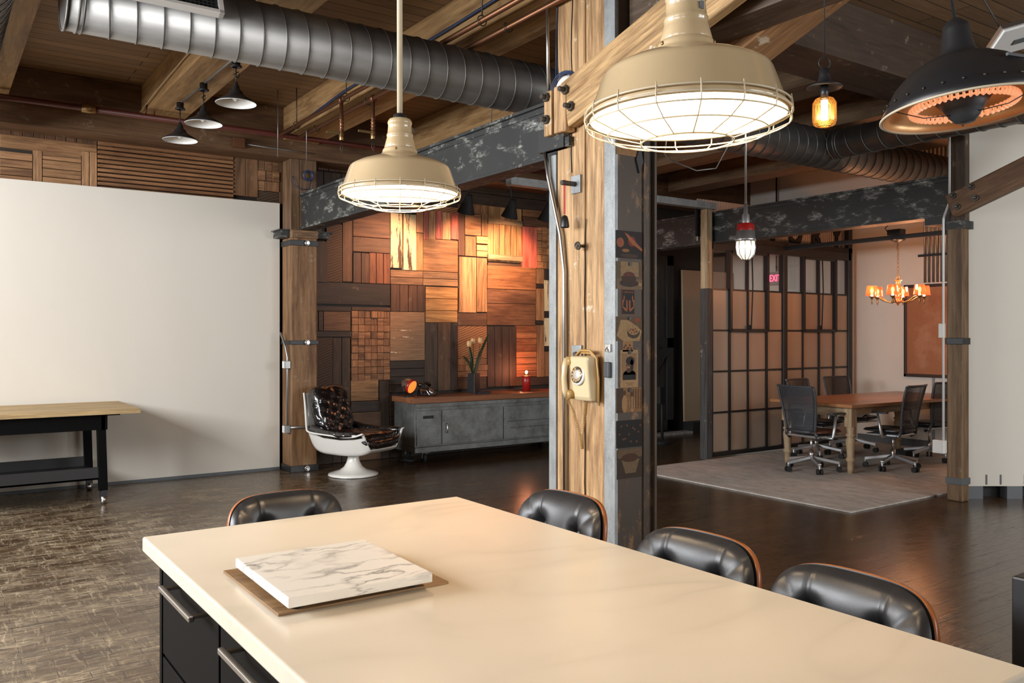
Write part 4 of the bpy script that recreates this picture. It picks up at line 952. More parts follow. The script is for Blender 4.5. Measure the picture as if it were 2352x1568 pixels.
# tulips in a dark vase
r = thing('flower_vase', 'square black vase of pale tulips on the credenza', 'vase', (5.66, 9.0, ZT), .3)
m = MB(); m.prism([(-.055, -.055), (.055, -.055), (.055, .055), (-.055, .055)], 0, .25, 2); m.build('vase', M['black'], r, bevel=.004)
for i, (dx, dy, hh, c_) in enumerate(((-.09, .0, .62, 0), (.02, .03, .65, 0), (.10, -.02, .66, 0))):
    m = MB(); m.tube([(0, 0, .2), (dx * .5, dy * .5, .4), (dx, dy, hh - .05)], .004, 6); st = m.build('stem', plain('stem_green', (.05, .09, .03), .5) if i == 0 else bpy.data.materials['stem_green'], r)
    m = MB(); m.col = (.8, .6, .3)
    for k in range(5):
        a = k * 2 * PI / 5; m.sph((dx + .014 * math.cos(a), dy + .014 * math.sin(a), hh), .02, 8, 8, (.9, .9, 2.0))
    m.build('tulip_head', plain('tulip_cream', (.75, .45, .2), .5) if i == 0 else bpy.data.materials['tulip_cream'], st)
def leaf(m, pts, w):
    def f(u, v):
        q = u * (len(pts) - 1); i = min(int(q), len(pts) - 2); t_ = q - i
        P = Vector(pts[i]).lerp(Vector(pts[i + 1]), t_); ww = w * math.sin(PI * min(1, .12 + .88 * u) ) ** .7
        return P + Vector(((v - .5) * ww, 0, .3 * abs(v - .5) * ww))
    m.grid(f, 12, 4)
for i, pts in enumerate((((0, 0, .22), (.08, 0, .42), (.2, 0, .60), (.34, .02, .78)), ((0, 0, .22), (-.08, 0, .36), (-.18, 0, .45), (-.25, 0, .47)), ((0, .02, .22), (-.02, .02, .42), (-.06, .03, .62)), ((0, -.02, .22), (.07, -.03, .38), (.10, -.05, .52)))):
    m = MB(); leaf(m, pts, .06); m.build('leaf', plain('leaf_dark_green', (.02, .045, .02), .4) if i == 0 else bpy.data.materials['leaf_dark_green'], r, solid=.002)
m = MB(); m.box(5.60, 8.79, ZT, 5.78, 8.88, ZT + .025); tag(m.build('black_tray', M['black'], bevel=.003), 'small flat black tray lying in front of the tulip vase', 'tray')
# red cylinder lamp
r = thing('table_lamp', 'red cylinder table lamp with glowing bare bulb on the credenza', 'lamp', (6.46, 8.98, ZT))
m = MB(); m.lathe([(.055, 0), (.055, .19), (.05, .195), (.0001, .193)], 28, True); m.build('red_cylinder', M['redlamp'], r)
m = MB(); m.ring((0, 0, .193), .054, .004, 28, 6); m.build('rim', M['brass'], r)
m = MB(); m.sph((0, 0, .245), .042, 18, 12); m.build('glass_globe', M['clear'], r)
m = MB(); m.sph((0, 0, .24), .014, 10, 8, (.8, .8, 1.7)); m.build('filament', M['filament'], r)
m = MB(); m.tube([(4.5, 8.8, .03), (4.55, 8.75, .05), (4.62, 8.72, .03), (4.7, 8.74, .04), (4.6, 8.8, .05), (4.5, 8.82, .03)], .018, 6); tag(m.build('cable_coil', M['blackmatt']), 'dark heap of cable on the floor at the left end of the credenza', 'cable')

# ------------------------------------------------------------------ wall phone on the column
XF = 3.272
p = thing('wall_telephone', 'beige rotary wall telephone mounted on the central column', 'telephone', (XF, 3.905, 1.24))
m = MB(); m.prism([(-.135, -.0), (-.135, -.06), (-.11, -.075), (.11, -.098), (.13, -.09), (.135, -.0)], -.095, .075, 1)
# prism in (x,z): remap -> profile in z (first) and x depth(second)
m.v = [(v[2], v[1], v[0]) for v in m.v]; m.build('body', M['cream'], p, bevel=.012, segs=3)
m = MB()
m.v = []; m.tube([(-.098, .088, .112), (-.115, .088, .07), (-.122, .088, 0), (-.115, .088, -.07), (-.098, .088, -.112)], [.022, .018, .016, .018, .022], 14); hs = m.build('handset', M['cream'], p)
for z in (.10, -.10):
    m = MB(); m.cyl((-.105, .085, z), (-.065, .07, z * .98), .027, .030, n=20); m.build('handset_cup', M['tanp'], hs)
DM = T(-.088, -.005, .02) @ RY(-PI / 2 + .1)
m = MB(); m.m = DM; m.lathe([(.062, -.004), (.062, .004), (.055, .008), (.0001, .008)], 32, False); dl = m.build('dial_plate', M['white'], p)
m = MB(); m.m = DM; m.lathe([(.05, .008), (.05, .013), (.025, .016), (.0001, .017)], 32, False); m.build('finger_wheel', M['chrome'], dl)
m = MB(); m.m = DM
for k in range(10): a = k * .56 + .4; m.cyl((.037 * math.cos(a), .037 * math.sin(a), .010), (.037 * math.cos(a), .037 * math.sin(a), .0155), .0075, n=10)
m.build('finger_holes', M['tanp'], dl)
def coil(path, r, turns, n=9):
    P = [Vector(q) for q in path]; out = []; N = turns * n
    for i in range(N + 1):
        t_ = i / N * (len(P) - 1); k = min(int(t_), len(P) - 2); c = P[k].lerp(P[k + 1], t_ - k); d = (P[k + 1] - P[k]).normalized()
        e1 = d.cross(Vector((1, 0, .01))).normalized(); e2 = d.cross(e1); a = 2 * PI * i / n; out.append(c + e1 * r * math.cos(a) + e2 * r * math.sin(a))
    return out
m = MB(); m.tube(coil([(-.10, .088, -.12), (-.06, .07, -.22), (-.03, .05, -.34), (-.02, .04, -.43), (-.03, .03, -.34), (-.03, -.0, -.22), (-.04, -.02, -.14)], .009, 70), .0022, 4); m.build('coiled_cord', M['tanp'], p)
m = MB(); m.tube([(-.05, .06, .135), (-.05, .02, .165), (-.04, -.06, .165), (-.03, -.105, .12), (-.02, -.112, .0), (-.02, -.112, -.14)], .008, 6); m.tube([(-.03, .08, .13), (-.04, .03, .15), (-.03, -.05, .15), (-.02, -.1, .1), (-.01, -.105, -.16)], .006, 6); m.build('looped_cord', M['tanp'], p)
# bell on ribbon
r = thing('hanging_bell', 'small dark bell hanging from a red ribbon on the column bolt', 'bell', (3.19, 4.035, 2.42))
m = MB(); m.box(-.004, -.008, -.19, -.002, -.002, .02); m.box(-.002, .004, -.19, .0, .010, .02); m.build('red_ribbon', M['red'], r)
m = MB(); m.lathe([(.026, -.27), (.028, -.262), (.024, -.23), (.018, -.205), (.006, -.195), (.0001, -.194)], 20, False); m.build('bell', M['black'], r)
m = MB(); m.box(3.245, 3.70, 1.18 + .07, 3.272, 3.745, 1.34 + .0, 2); tag(m.build('dark_switch', M['plastic_grey'], bevel=.005), 'dark grey switch box on the near steel edge of the column', 'switch')
m = MB(); m.box(3.255, 3.70, 1.40, 3.272, 3.74, 1.445); m.cyl((3.24, 3.72, 1.405), (3.272, 3.72, 1.44), .006, n=6); tag(m.build('small_hook', M['chrome'], bevel=.002), 'small steel latch hook above the dark switch on the column', 'hook')

# ------------------------------------------------------------------ pictures held by magnets on the rusty steel face
YF = 3.671
def rectp(m, x0, z0, x1, z1, c, dy=0.0): m.col = c; m.box(x0, YF - .0012 - dy, z0, x1, YF - dy, z1)
def disc(m, cx, cz, rx, rz, c, dy=.001, n=20, a0=0, a1=2 * PI):
    m.col = c; m.prism([(cx + rx * math.cos(a0 + (a1 - a0) * i / n), cz + rz * math.sin(a0 + (a1 - a0) * i / n)) for i in range(n if a1 - a0 > 6 else n + 1)], YF - dy - .0006, YF - dy, 1)
def photo(name, label, x0, z0, x1, z1, draw, cat='photo', mag=True):
    root = thing(name, label, cat, (0, 0, 0), 0)
    m = MB(); draw(m, x0, z0, x1, z1); m.build('print', M['vcol'], root)
    if mag:
        m = MB(); m.cyl(((x0 + x1) / 2, YF, z1 - .012), ((x0 + x1) / 2, YF - .009, z1 - .012), .011, n=14); m.build('magnet', M['black'], root)
    return root
def d_fruit(m, a, b, c, d):
    rectp(m, a, b, c, d, (.02, .012, .01)); disc(m, a + .03, b + .09, .028, .028, (.45, .16, .08)); disc(m, a + .12, b + .10, .03, .03, (.3, .05, .02))
    disc(m, a + .10, b + .015, .07, .012, (.08, .05, .04), .0015); m.col = (.5, .2, .1)
    m.prism([(a + .06, d - .01), (a + .09, d - .02), (c - .002, b + .06), (c - .002, b + .045), (a + .11, b + .09)], YF - .0025, YF - .002, 1); disc(m, a + .07, b + .045, .03, .01, (.4, .22, .08), .002)
def d_cake(m, a, b, c, d):
    rectp(m, a, b, c, d, (.17, .14, .11)); rectp(m, a + .03, b + .075, c - .03, d, (.40, .32, .21), .0008); rectp(m, a, b, c, b + .06, (.26, .21, .16), .0008)
    disc(m, a + .095, b + .035, .075, .022, (.05, .035, .025), .0015); rectp(m, a + .04, b + .035, a + .15, b + .075, (.07, .035, .025), .002); disc(m, a + .095, b + .08, .045, .022, (.16, .05, .035), .0025); disc(m, c - .02, b + .03, .014, .01, (.5, .38, .22), .003)
def d_post(m, a, b, c, d):
    rectp(m, a, b, c, d, (.35, .17, .09)); rectp(m, a + .003, b + .004, c - .003, d - .004, (.015, .012, .012), .0008)
    w = (c + a) / 2; K = (.50, .19, .08)
    for s in (-1, 1):
        X = lambda t_: w + s * t_
        m.col = K
        for q in ([(.006, .085), (.016, .085), (.016, .03), (.010, .018), (.006, .03)], [(.010, .018), (.022, .022), (.046, .045), (.046, .055), (.035, .045), (.014, .034)], [(.046, .05), (.046, .085), (.034, .09), (.030, .085), (.038, .075), (.039, .055)], [(.030, .088), (.036, .09), (.037, .105), (.033, .115), (.028, .105)]):
            pl = [(X(u), b + v) for u, v in q]
            m.prism(pl if s > 0 else pl[::-1], YF - .0022, YF - .0015, 1)
    m.text('CUBHOUSE', T(w, YF - .002, d - .018) @ RX(PI / 2), .0155, .0004, 1.0)
def d_salad(m, a, b, c, d):
    rectp(m, a, b, c, d, (.16, .12, .07)); m.col = (.50, .40, .25); m.prism([(a, b + .03), (a + .05, b), (c - .02, b), (c, b + .06), (a + .09, d - .02), (a + .03, d - .02)], YF - .0018, YF - .0008, 1)
    disc(m, a + .13, b + .05, .05, .035, (.07, .055, .04), .002); disc(m, a + .13, b + .065, .045, .03, (.48, .38, .22), .0026); 
    for k in range(9): disc(m, a + .1 + .007 * k, b + .06 + .012 * math.sin(k * 2.3), .006, .005, (.25, .08, .03), .003, 8)
    disc(m, c - .04, d - .02, .02, .015, (.35, .1, .05), .002)
def d_port(m, a, b, c, d):
    rectp(m, a, b, c, d, (.55, .42, .27)); rectp(m, a + .012, b + .045, c - .012, d - .02, (.38, .28, .19), .0008)
    w = (a + c) / 2; rectp(m, w - .052, b + .045, w + .05, b + .075, (.012, .010, .010), .0012); disc(m, w, b + .075, .05, .028, (.012, .010, .010), .0014)
    disc(m, w - .004, b + .125, .024, .037, (.45, .26, .15), .0018); disc(m, w + .006, b + .155, .034, .026, (.02, .013, .01), .0022); disc(m, w + .018, b + .13, .014, .035, (.02, .013, .01), .0022)
    disc(m, w - .006, b + .10, .019, .014, (.10, .05, .03), .0024)
    for s in (-.012, .008): disc(m, w - .004 + s, b + .13, .009, .007, (.02, .015, .012), .0026, 12); disc(m, w - .004 + s, b + .13, .006, .0045, (.30, .19, .12), .0029, 12)
    m.col = (.25, .15, .08); m.box(w - .03, YF - .0016, b + .024, w + .03, YF - .001, b + .028); m.box(w - .018, YF - .0016, b + .014, w + .02, YF - .001, b + .017)
def d_group(m, a, b, c, d):
    rectp(m, a, b, c, d, (.34, .21, .10)); rectp(m, a, b, a + .05, d, (.08, .05, .03), .0008)
    for k in range(5): rectp(m, c - .09 + k * .02, b + .02, c - .084 + k * .02, d - .01, (.12, .07, .04), .001)
    for x, h in ((.06, .115), (.12, .105)): disc(m, a + x, b + .05, .022, .05, (.5, .36, .22), .0015); disc(m, a + x, b + h, .011, .014, (.10, .06, .04), .002); 
def d_dark(m, a, b, c, d):
    rectp(m, a, b, c, d, (.012, .010, .009)); 
    for k in range(12): disc(m, a + .02 + .015 * k, b + .08 + .05 * math.sin(k * 1.9), .007, .006, (.2, .09, .04), .001, 8)
def d_bowl(m, a, b, c, d):
    rectp(m, a, b, c, d, (.06, .045, .035)); rectp(m, a, d - .05, c, d, (.18, .14, .10), .0008); m.col = (.23, .19, .14)
    m.prism([(a + .03, b + .11), (a + .06, b + .03), (c - .05, b + .03), (c - .02, b + .11)], YF - .0022, YF - .0012, 1); disc(m, (a + c) / 2, b + .12, .065, .025, (.09, .045, .02), .0025)
def d_small(m, a, b, c, d):
    rectp(m, a, b, c, d, (.45, .30, .16)); 
    for k in range(6): disc(m, a + .012 + .011 * k, b + .025 + .012 * math.sin(k * 2), .007, .008, (.15, .06, .03), .001, 8)
photo('food_photo', 'dark still-life photo of fruit, topmost picture on the steel column', 3.282, 1.945, 3.485, 2.105, d_fruit, mag=False)
photo('food_photo', 'photo of a chocolate cake on a stand, second picture down the column', 3.284, 1.765, 3.485, 1.925, d_cake)
photo('poster_card', 'black and orange poster card with two stylised arms on the column', 3.322, 1.615, 3.425, 1.765, d_post, 'poster', False)
photo('food_photo', 'photo of a pie on crumpled paper, below the black and orange card', 3.284, 1.462, 3.482, 1.605, d_salad)
photo('small_card', 'small patterned card squeezed between the pie photo and the portrait', 3.33, 1.40, 3.41, 1.462, d_small, 'card', False)
photo('portrait_photo', 'white-bordered portrait photo of a bearded man with glasses', 3.312, 1.19, 3.452, 1.41, d_port)
photo('group_photo', 'sepia photo of two people in white aprons below the portrait', 3.284, 1.045, 3.48, 1.188, d_group)
photo('dark_photo', 'nearly black photo with tiny lights, below the sepia group photo', 3.284, .84, 3.482, 1.0, d_dark, mag=False)
photo('food_photo', 'photo of a ribbed white bowl of food, lowest picture on the column', 3.29, .66, 3.482, .83, d_bowl, mag=False)
def d_sign(m, a, b, c, d):
    rectp(m, a, b, c, d, (.46, .31, .17)); rectp(m, a, b, c, b + .006, (.55, .38, .25), .0006); rectp(m, a, b + .105, c, b + .110, (.22, .09, .05), .0006)
    m.col = (.05, .025, .015); w = (a + c) / 2
    m.text('COPPER', T(w - .01, YF - .0015, b + .145) @ RX(PI / 2), .034, .0004, .95); m.text('ADVIST NORMAN', T(w, YF - .0015, b + .076) @ RX(PI / 2), .028, .0004, .82)
photo('paper_sign', 'tan paper sign with dark lettering at the top of the steel column', 3.284, 2.545, 3.47, 2.73, d_sign, 'sign', False)
m = MB(); m.prism([(3.455, 2.45), (3.43, 2.53), (3.46, 2.62), (3.485, 2.52)], YF - .012, YF - .003, 1); tag(m.build('magnetic_clip', M['black']), 'black clip holding the tan paper sign', 'clip')

m = MB(); m.box(2.22, .25, 0, 2.85, 1.02, .9); o = m.build('dark_cabinet', M['black'], bevel=.006); tag(o, 'dark cabinet at the lower right edge of the photo behind the island', 'cabinet')
m = MB(); m.box(2.212, .28, .06, 2.222, .62, .86); m.build('cabinet_door', M['black'], o, bevel=.003)
m = MB(); m.box(2.212, .64, .06, 2.222, .98, .86); m.build('cabinet_door', M['black'], o, bevel=.003)

# ------------------------------------------------------------------ meeting area
m = MB(); m.box(6.38, 4.2, .0, 10.78, 6.93, .014); tag(m.build('area_rug', M['rug'], bevel=.004), 'large mottled grey rug under the meeting table', 'rug')
RZ0 = .014
# steel window partition
p = thing('window_partition', 'black steel framed glass partition behind the meeting table', 'partition', (7.78, 7.0, 0))
XS = [0, .35, .69, 1.05, 1.40, 1.79, 2.14, 2.47, 2.82]
ZS = [.07, .55, 1.05, 1.55, 2.05, 2.53]
m = MB(); m.box(-.02, 0, .02, .04, .07, 2.62); m.box(2.79, 0, .02, 2.88, .07, 3.0); m.box(-.02, 0, .02, 2.85, .07, .07); m.box(-.02, 0, 2.53, 2.85, .07, 2.64); m.box(1.36, -.01, .02, 1.44, .07, 2.55); m.build('outer_frame', M['black'], p, bevel=.004)
m = MB()
for i, x in enumerate(XS[1:-1]):
    if i == 3: continue
    w = .017 if i % 3 in (0, 2) else .011
    m.box(x - w, .01, .05, x + w, .055, 2.55)
for z in ZS[1:-1]: m.box(0, .015, z - .011, 2.82, .05, z + .011)
m.build('glazing_bars', M['black'], p)
for x0 in (.35, 1.79):
    m = MB(); z0, z1 = 1.55, 2.53; x1 = x0 + .70
    for a, b, c, d in ((x0, z0 - .02, x1, z0 + .02), (x0, z1 - .03, x1, z1), (x0 - .02, z0, x0 + .02, z1), (x1 - .02, z0, x1 + .02, z1)): m.box(a, -.015, b, c, .01, d)
    cs = m.build('opening_casement', M['black'], p)
    m = MB(); m.tube([(x0 + .36, -.03, 2.5), (x0 + .37, -.035, 2.1), (x0 + .35, -.03, 1.62), (x0 + .34, -.035, 1.58)], .008, 6); m.build('pull_cord', M['blackmatt'], cs)
    m = MB(); m.box(x0 + .31, -.03, 1.56, x0 + .36, -.01, 1.62); m.build('latch', M['blackmatt'], cs)
for i in range(8):
    for k in range(5):
        a, b = XS[i], XS[i + 1]; m = MB(); m.box(a + .01, .028, ZS[k] + .005, b - .01, .034, ZS[k + 1] - .005)
        m.build('clear_pane' if k == 4 else 'frosted_pane', M['clear'] if k == 4 else M['frost'], p)
m = MB((.55, .42, .25)); m.box(7.66, 6.96, 2.05, 7.755, 7.06, 3.0, 2); q = m.build('partition_post', M['timber'], bevel=.004)
tag(q, 'slim square post, raw pale wood above and charcoal below, at the partition end', 'post')
m = MB((.07, .075, .075)); m.box(7.655, 6.955, 0, 7.757, 7.065, 2.05, 2); m.build('charcoal_lower_part', M['brownpost'], q, bevel=.004)
m = MB((.02, .015, .012)); m.box(7.78, 7.0, 2.64, 10.66, 7.09, 2.70, 0); tag(m.build('lintel', M['wood']), 'dark lintel on top of the glass partition', 'lintel')
r = thing('factory_sign', 'corrugated sign with big black letters above the glass partition', 'sign', (7.8, 7.14, 0))
m = MB(); m.box(-.1, 0, 2.64, 2.86, .02, 3.15); m.build('corrugated_panel', M['corr'], r)
for i, ch in enumerate('FACTORY'):
    m = MB(); m.text(ch, T(1.30 + (i - 3) * .46, -.012, 2.845) @ RX(PI / 2), .46, .008, .85, .018); m.build('letter', M['blackmatt'], r)
# black track and chandelier
r = thing('ceiling_rail', 'black square rail over the meeting table carrying the chandelier', 'rail', (9.2, 0, 2.62))
m = MB(); m.box(-.025, 3.6, -.025, .025, 7.0, .025, 1); m.build('rail', M['black'], r)
m = MB(); m.box(-.06, 5.40, .025, .06, 5.56, .09); bx = m.build('junction_box', M['black'], r, bevel=.004)
m = MB(); m.tube([(0, 5.58, .06), (.0, 5.62, .12), (0, 5.5, .22), (0, 5.46, .33)], .006, 6); m.build('cord', M['black'], bx)
r = thing('chandelier', 'small brass chandelier with glowing coral glass shades on a chain', 'chandelier', (9.2, 5.46, 1.89))
m = MB(); m.lathe([(.085, .70), (.08, .695), (.03, .67), (.0001, .665)], 24, False); m.build('canopy', M['black'], r)
m = MB()
for k in range(17):
    z = .64 - k * .0235; m.tube([((.010 * math.cos(a) if k % 2 else 0), (0 if k % 2 else .010 * math.cos(a)), z + .016 * math.sin(a)) for a in [i * PI / 4 for i in range(8)]], .003, 4, True)
m.tube([(-.03, -.02, .66), (-.07, -.03, .60), (-.04, -.02, .55), (-.01, 0, .6)], .004, 5); m.build('chain', M['brass'], r)
m = MB(); m.lathe([(.0001, -.06), (.01, -.05), (.018, -.03), (.045, -.015), (.045, .0), (.02, .01), (.028, .03), (.035, .06), (.02, .075), (.038, .10), (.045, .14), (.032, .17), (.02, .18), (.028, .20), (.02, .22), (.045, .235), (.045, .24), (.0001, .24)], 24, False); m.build('turned_column', plain('amber_turned_glass', (.45, .16, .05), .15, 0, Coat_Weight=.5), r)
m = MB(); m.ring((0, 0, .262), .02, .005, 16, 6, (FX, FY, 0)); m.build('top_ring', M['brass'], r)
for k in range(6):
    a = 2 * PI * k / 6 + .35; ca, sa = math.cos(a), math.sin(a)
    m = MB(); m.tube([(q * ca, q * sa, z) for q, z in ((.03, -.01), (.09, -.02), (.16, .0), (.21, .035), (.26, .045), (.29, .04))], .008, 7)
    m.lathe([(.0001, -.05), (.006, -.03), (.012, -.01), (.007, .01), (.014, .03), (.03, .045), (.03, .05), (.0001, .05)], 12, False, c=(.29 * ca, .29 * sa, .0)); ar = m.build('arm', M['brass'], r)
    m = MB(); m.lathe([(.068, .06), (.066, .075), (.055, .16), (.052, .17)], 20, False, c=(.29 * ca, .29 * sa, 0)); m.build('glass_shade', M['coral'], ar)
    m = MB(); m.cyl((.29 * ca, .29 * sa, .05), (.29 * ca, .29 * sa, .085), .012, n=10); m.sph((.29 * ca, .29 * sa, .115), .018, 10, 8, (1, 1, 1.6)); m.build('candle_bulb', M['filament'], ar)

# framed print (generic mottled brown print)
r = thing('framed_print', 'large dark-framed brown print on the meeting room end wall', 'picture', (10.8, 5.9, 1.55))
m = MB()
for a, b, c, d in ((-.40, -.61, .40, -.57), (-.40, .57, .40, .61), (-.40, -.61, -.365, .61), (.365, -.61, .40, .61)): m.box(-.05, a, b, 0, c, d)
m.build('frame', plain('dark_frame', (.04, .018, .01), .4), r, bevel=.004)
m = MB(); m.box(-.03, -.37, -.58, -.012, .37, .58); m.build('print', M['print'], r)
m = MB(); m.ring((-.031, 0, 0), .1, .001, 4, 4) if False else None
for k in range(1): pass
GC = 'grey wall conduits above the framed print'
for i in range(6):
    y = 6.02 - i * .055; m = MB(); m.cyl((10.77, y, 2.18), (10.77, y, 3.95), .013, n=8)
    tag(m.build('wall_pipe', M['conduit']), 'thin grey vertical conduit in the bundle above the framed print', 'conduit', GC)
m = MB(); m.box(10.745, 5.66, 2.52, 10.757, 6.10, 2.55); tag(m.build('pipe_clamp', M['black']), 'dark strap holding the vertical conduit bundle', 'clamp')
m = MB(); m.box(10.78, 5.90, .02, 10.8, 5.93, .94); tag(m.build('wall_raceway', M['conduit']), 'grey cable raceway below the framed print', 'raceway')
# exit sign in the room beyond
r = thing('exit_sign', 'lit red EXIT sign seen through the upper glass panes', 'sign', (10.74, 8.35, 2.36))
m = MB(); m.box(-.03, -.14, -.10, .03, .14, .10); m.build('housing', M['exitbox'], r, bevel=.004)
m = MB(); m.text('EXIT', T(-.033, 0, 0) @ RZ(-PI / 2) @ RX(PI / 2), .145, .002, .72); m.build('letters', M['exitred'], r)
m = MB(); m.cyl((0, 0, .11), (0, 0, 1.58), .012, n=8); m.build('stem', M['black'], r)
# leaning board, barn door, stored things in the dark corner
m = MB((.5, .36, .23)); m.m = T(9.60, 9.17, 0) @ RX(math.radians(-1.2)); m.box(0, 0, .16, 1.15, .03, 2.50, 2)
tag(m.build('leaning_panel', M['ply'], bevel=.003), 'tall plain beige panel leaning in the dark corner behind the post', 'panel')
m = MB(); m.box(9.6, 9.0, 0, 10.78, 9.2, .16); tag(m.build('low_plinth', M['blackmatt']), 'dark low plinth under the leaning beige panel', 'plinth')
r = thing('barn_door', 'dark painted plank door with diagonal brace beyond the central column', 'door panel', (8.15, 9.24, 0))
m = MB((.045, .045, .042))
for k in range(5): m.box(.002 + k * .25, 0, .03, .246 + k * .25, .04, 2.75, 2)
m.build('planks', M['wood'], r)
m = MB((.028, .028, .026)); m.box(0, -.03, .05, 1.25, 0, .2, 0); m.box(0, -.03, 1.3, 1.25, 0, 1.45, 0); m.box(0, -.03, 2.55, 1.25, 0, 2.7, 0); m.box(0, -.03, .05, .13, 0, 2.7, 2); m.box(1.12, -.03, .05, 1.25, 0, 2.7, 2)
m.bar((.1, -.015, .18), (1.15, -.015, 1.32), .14, .028, (0, 1, 0)); m.build('ledges', M['wood'], r)
m = MB(); m.box(8.2, 9.0, 0, 9.6, 9.16, .03); tag(m.build('threshold', M['wood']), 'pale threshold strip on the floor at the dark door', 'threshold')
r = thing('drafting_stool', 'dark folded stand half hidden behind the partition end post', 'stand', (8.35, 8.4, 0))
m = MB(); m.cyl((0, 0, 0), (.0, 0, .72), .02, n=8); m.box(-.09, -.06, .55, .0, .06, .78); m.lathe([(.12, 0), (.12, .02), (.02, .04)], 16, True); m.build('stand', M['blackmatt'], r)

# ------------------------------------------------------------------ meeting table
p = thing('meeting_table', 'big wooden meeting table with turned legs and orange-brown top', 'table', (7.98, 5.25, RZ0), math.radians(-2.2))
m = MB()
for k in range(6): m.col = shade((.42, .20, .085), .15); m.box(0, k * .18, .71, 2.45, (k + 1) * .18 - .001, .745, 0)
m.build('table_top', M['woodgloss'], p, bevel=.004)
m = MB((.52, .40, .25)); m.box(.14, .10, .625, 2.3, .125, .71, 0); m.box(.14, .955, .625, 2.3, .98, .71, 0); m.box(.14, .10, .60, .165, .98, .71, 1); m.box(2.28, .10, .625, 2.3, .98, .71, 1); m.build('apron', M['wood'], p)
for x in (.15, 2.28):
    for y in (.12, .95):
        m = MB((.50, .37, .22)); m.box(x - .045, y - .045, .50, x + .045, y + .045, .71, 2)
        m.lathe([(.030, 0), (.034, .06), (.034, .12), (.045, .13), (.05, .145), (.045, .165), (.036, .175), (.042, .26), (.05, .34), (.046, .37), (.034, .385), (.05, .40), (.052, .415), (.036, .43), (.042, .47), (.045, .50)], 24, True, c=(x, y, 0)); m.build('leg', M['wood'], p)
m = MB(); m.tube([(0, 0, .56), (.03, .02, .52), (.0, .05, .5), (-.03, 0, .53), (.02, -.03, .49), (.0, .0, .45)], .006, 5); 
m.v = [(a + 9.35, b + 5.95, c) for a, b, c in m.v]; tag(m.build('cable_bundle', M['blackmatt']), 'tangle of black cable hanging under the meeting table', 'cable')

# ------------------------------------------------------------------ office chairs
def make_office(seatmat):
    root = thing('office_chair', '', 'chair')      # faces +x
    # back: tapering perforated panel with frame
    def prof(v):      # v 0 bottom ..1 top -> x,z,halfw
        z = lerp(.44, .93, v); x = lerp(-.19, -.275, v) + .015 * math.sin(PI * v)
        w = lerp(.185, .235, min(1, v * 1.3)); return x, z, w
    def bk(u, v):
        x, z, w = prof(v); a = (u - .5) * 2; return (x - .035 * (1 - a * a) * 1.0 + .02, w * a * .93, z)
    m = MB(); m.grid(bk, 16, 16); m.build('mesh_back', M['mesh'], root, solid=.004)
    m = MB(); L = []; 
    for k in range(13): x, z, w = prof(k / 12); L.append((x + .02, -w, z))
    m.tube(L, .014, 8); m.tube([(a, -b, c) for a, b, c in L], .014, 8)
    tp = [bk(k / 12, 1) for k in range(13)]; m.tube([(a - .01, b * 1.07, c) for a, b, c in tp], [.012] * 13, 8)
    bt = [bk(k / 12, 0) for k in range(13)]; m.tube([(a, b * .8, c) for a, b, c in bt], .016, 8)
    m.tube([(-.17, -.185, .45), (-.16, -.20, .40), (-.10, -.21, .36)], .018, 8); m.tube([(-.17, .185, .45), (-.16, .20, .40), (-.10, .21, .36)], .018, 8)
    m.build('back_frame', M['plastic_grey'], root)
    def st(u, v, k):
        a = (u - .5) * 2; b = (v - .5) * 2; e = max(0, (1 - a ** 6) * (1 - b ** 6)) ** .4
        return (.04 + .225 * b * math.sqrt(1 - .2 * a ** 4), .235 * a * math.sqrt(1 - .2 * b ** 4), .425 + (.03 * e if k > 0 else -.012 * e) + .01 * a * a)
    m = MB(); m.pillow(st, 18, 18); m.build('seat', seatmat, root, weld=True)
    m = MB(); m.box(-.16, -.22, .375, .2, .22, .402); m.build('seat_pan', M['alu'], root, bevel=.01)
    for s in (-1, 1):
        m = MB(); m.tube([(-.02, s * .20, .385), (.0, s * .275, .375), (.0, s * .285, .41), (.04, s * .29, .63)], [.018, .018, .018, .012], 8); ar = m.build('arm', M['alu'], root)
        m = MB(); m.box(-.07, s * .29 - .035, .63, .17, s * .29 + .035, .65); m.build('arm_pad', M['plastic_grey'], ar, bevel=.008)
    m = MB(); m.cyl((0, 0, .20), (0, 0, .38), .014, n=12); m.cyl((0, 0, .13), (0, 0, .22), .026, n=14); m.build('gas_lift', M['chrome'], root)
    for k in range(5):
        a = 2 * PI * k / 5 + .35; ca, sa = math.cos(a), math.sin(a)
        m = MB(); m.bar((.02 * ca, .02 * sa, .145), (.29 * ca, .29 * sa, .098), .036, .034); m.cyl((.285 * ca, .285 * sa, .055), (.285 * ca, .285 * sa, .105), .012, n=8); sp_ = m.build('base_spoke', M['alu'], root, bevel=.005)
        m = MB(); tx, ty = -sa, ca
        for s in (-.02, .02): m.cyl((.285 * ca + tx * (s - .011), .285 * sa + ty * (s - .011), .03), (.285 * ca + tx * (s + .011), .285 * sa + ty * (s + .011), .03), .03, n=16)
        m.build('caster', M['blackmatt'], sp_)
    return root
OG = 'mesh-back office chairs round the meeting table'
o1 = make_office(M['browncush']); o1.location = (7.95, 5.72, RZ0); o1.rotation_euler = (0, 0, -.06); o1['group'] = OG
o1['label'] = 'nearest grey mesh office chair with brown leather seat, seen from behind at the table end'
o2 = make_office(M['leather']); o2.location = (8.80, 5.28, RZ0); o2.rotation_euler = (0, 0, PI / 2 + .12); o2['group'] = OG
o2['label'] = 'dark office chair at the near side of the table, centre of the photo side'
dup(o2, (9.80, 5.42, RZ0), PI / 2 - .15, 'dark office chair partly hidden by the right post')
dup(o2, (8.88, 6.32, RZ0), -PI / 2 + .1, 'dark office chair behind the table in front of the glass partition')
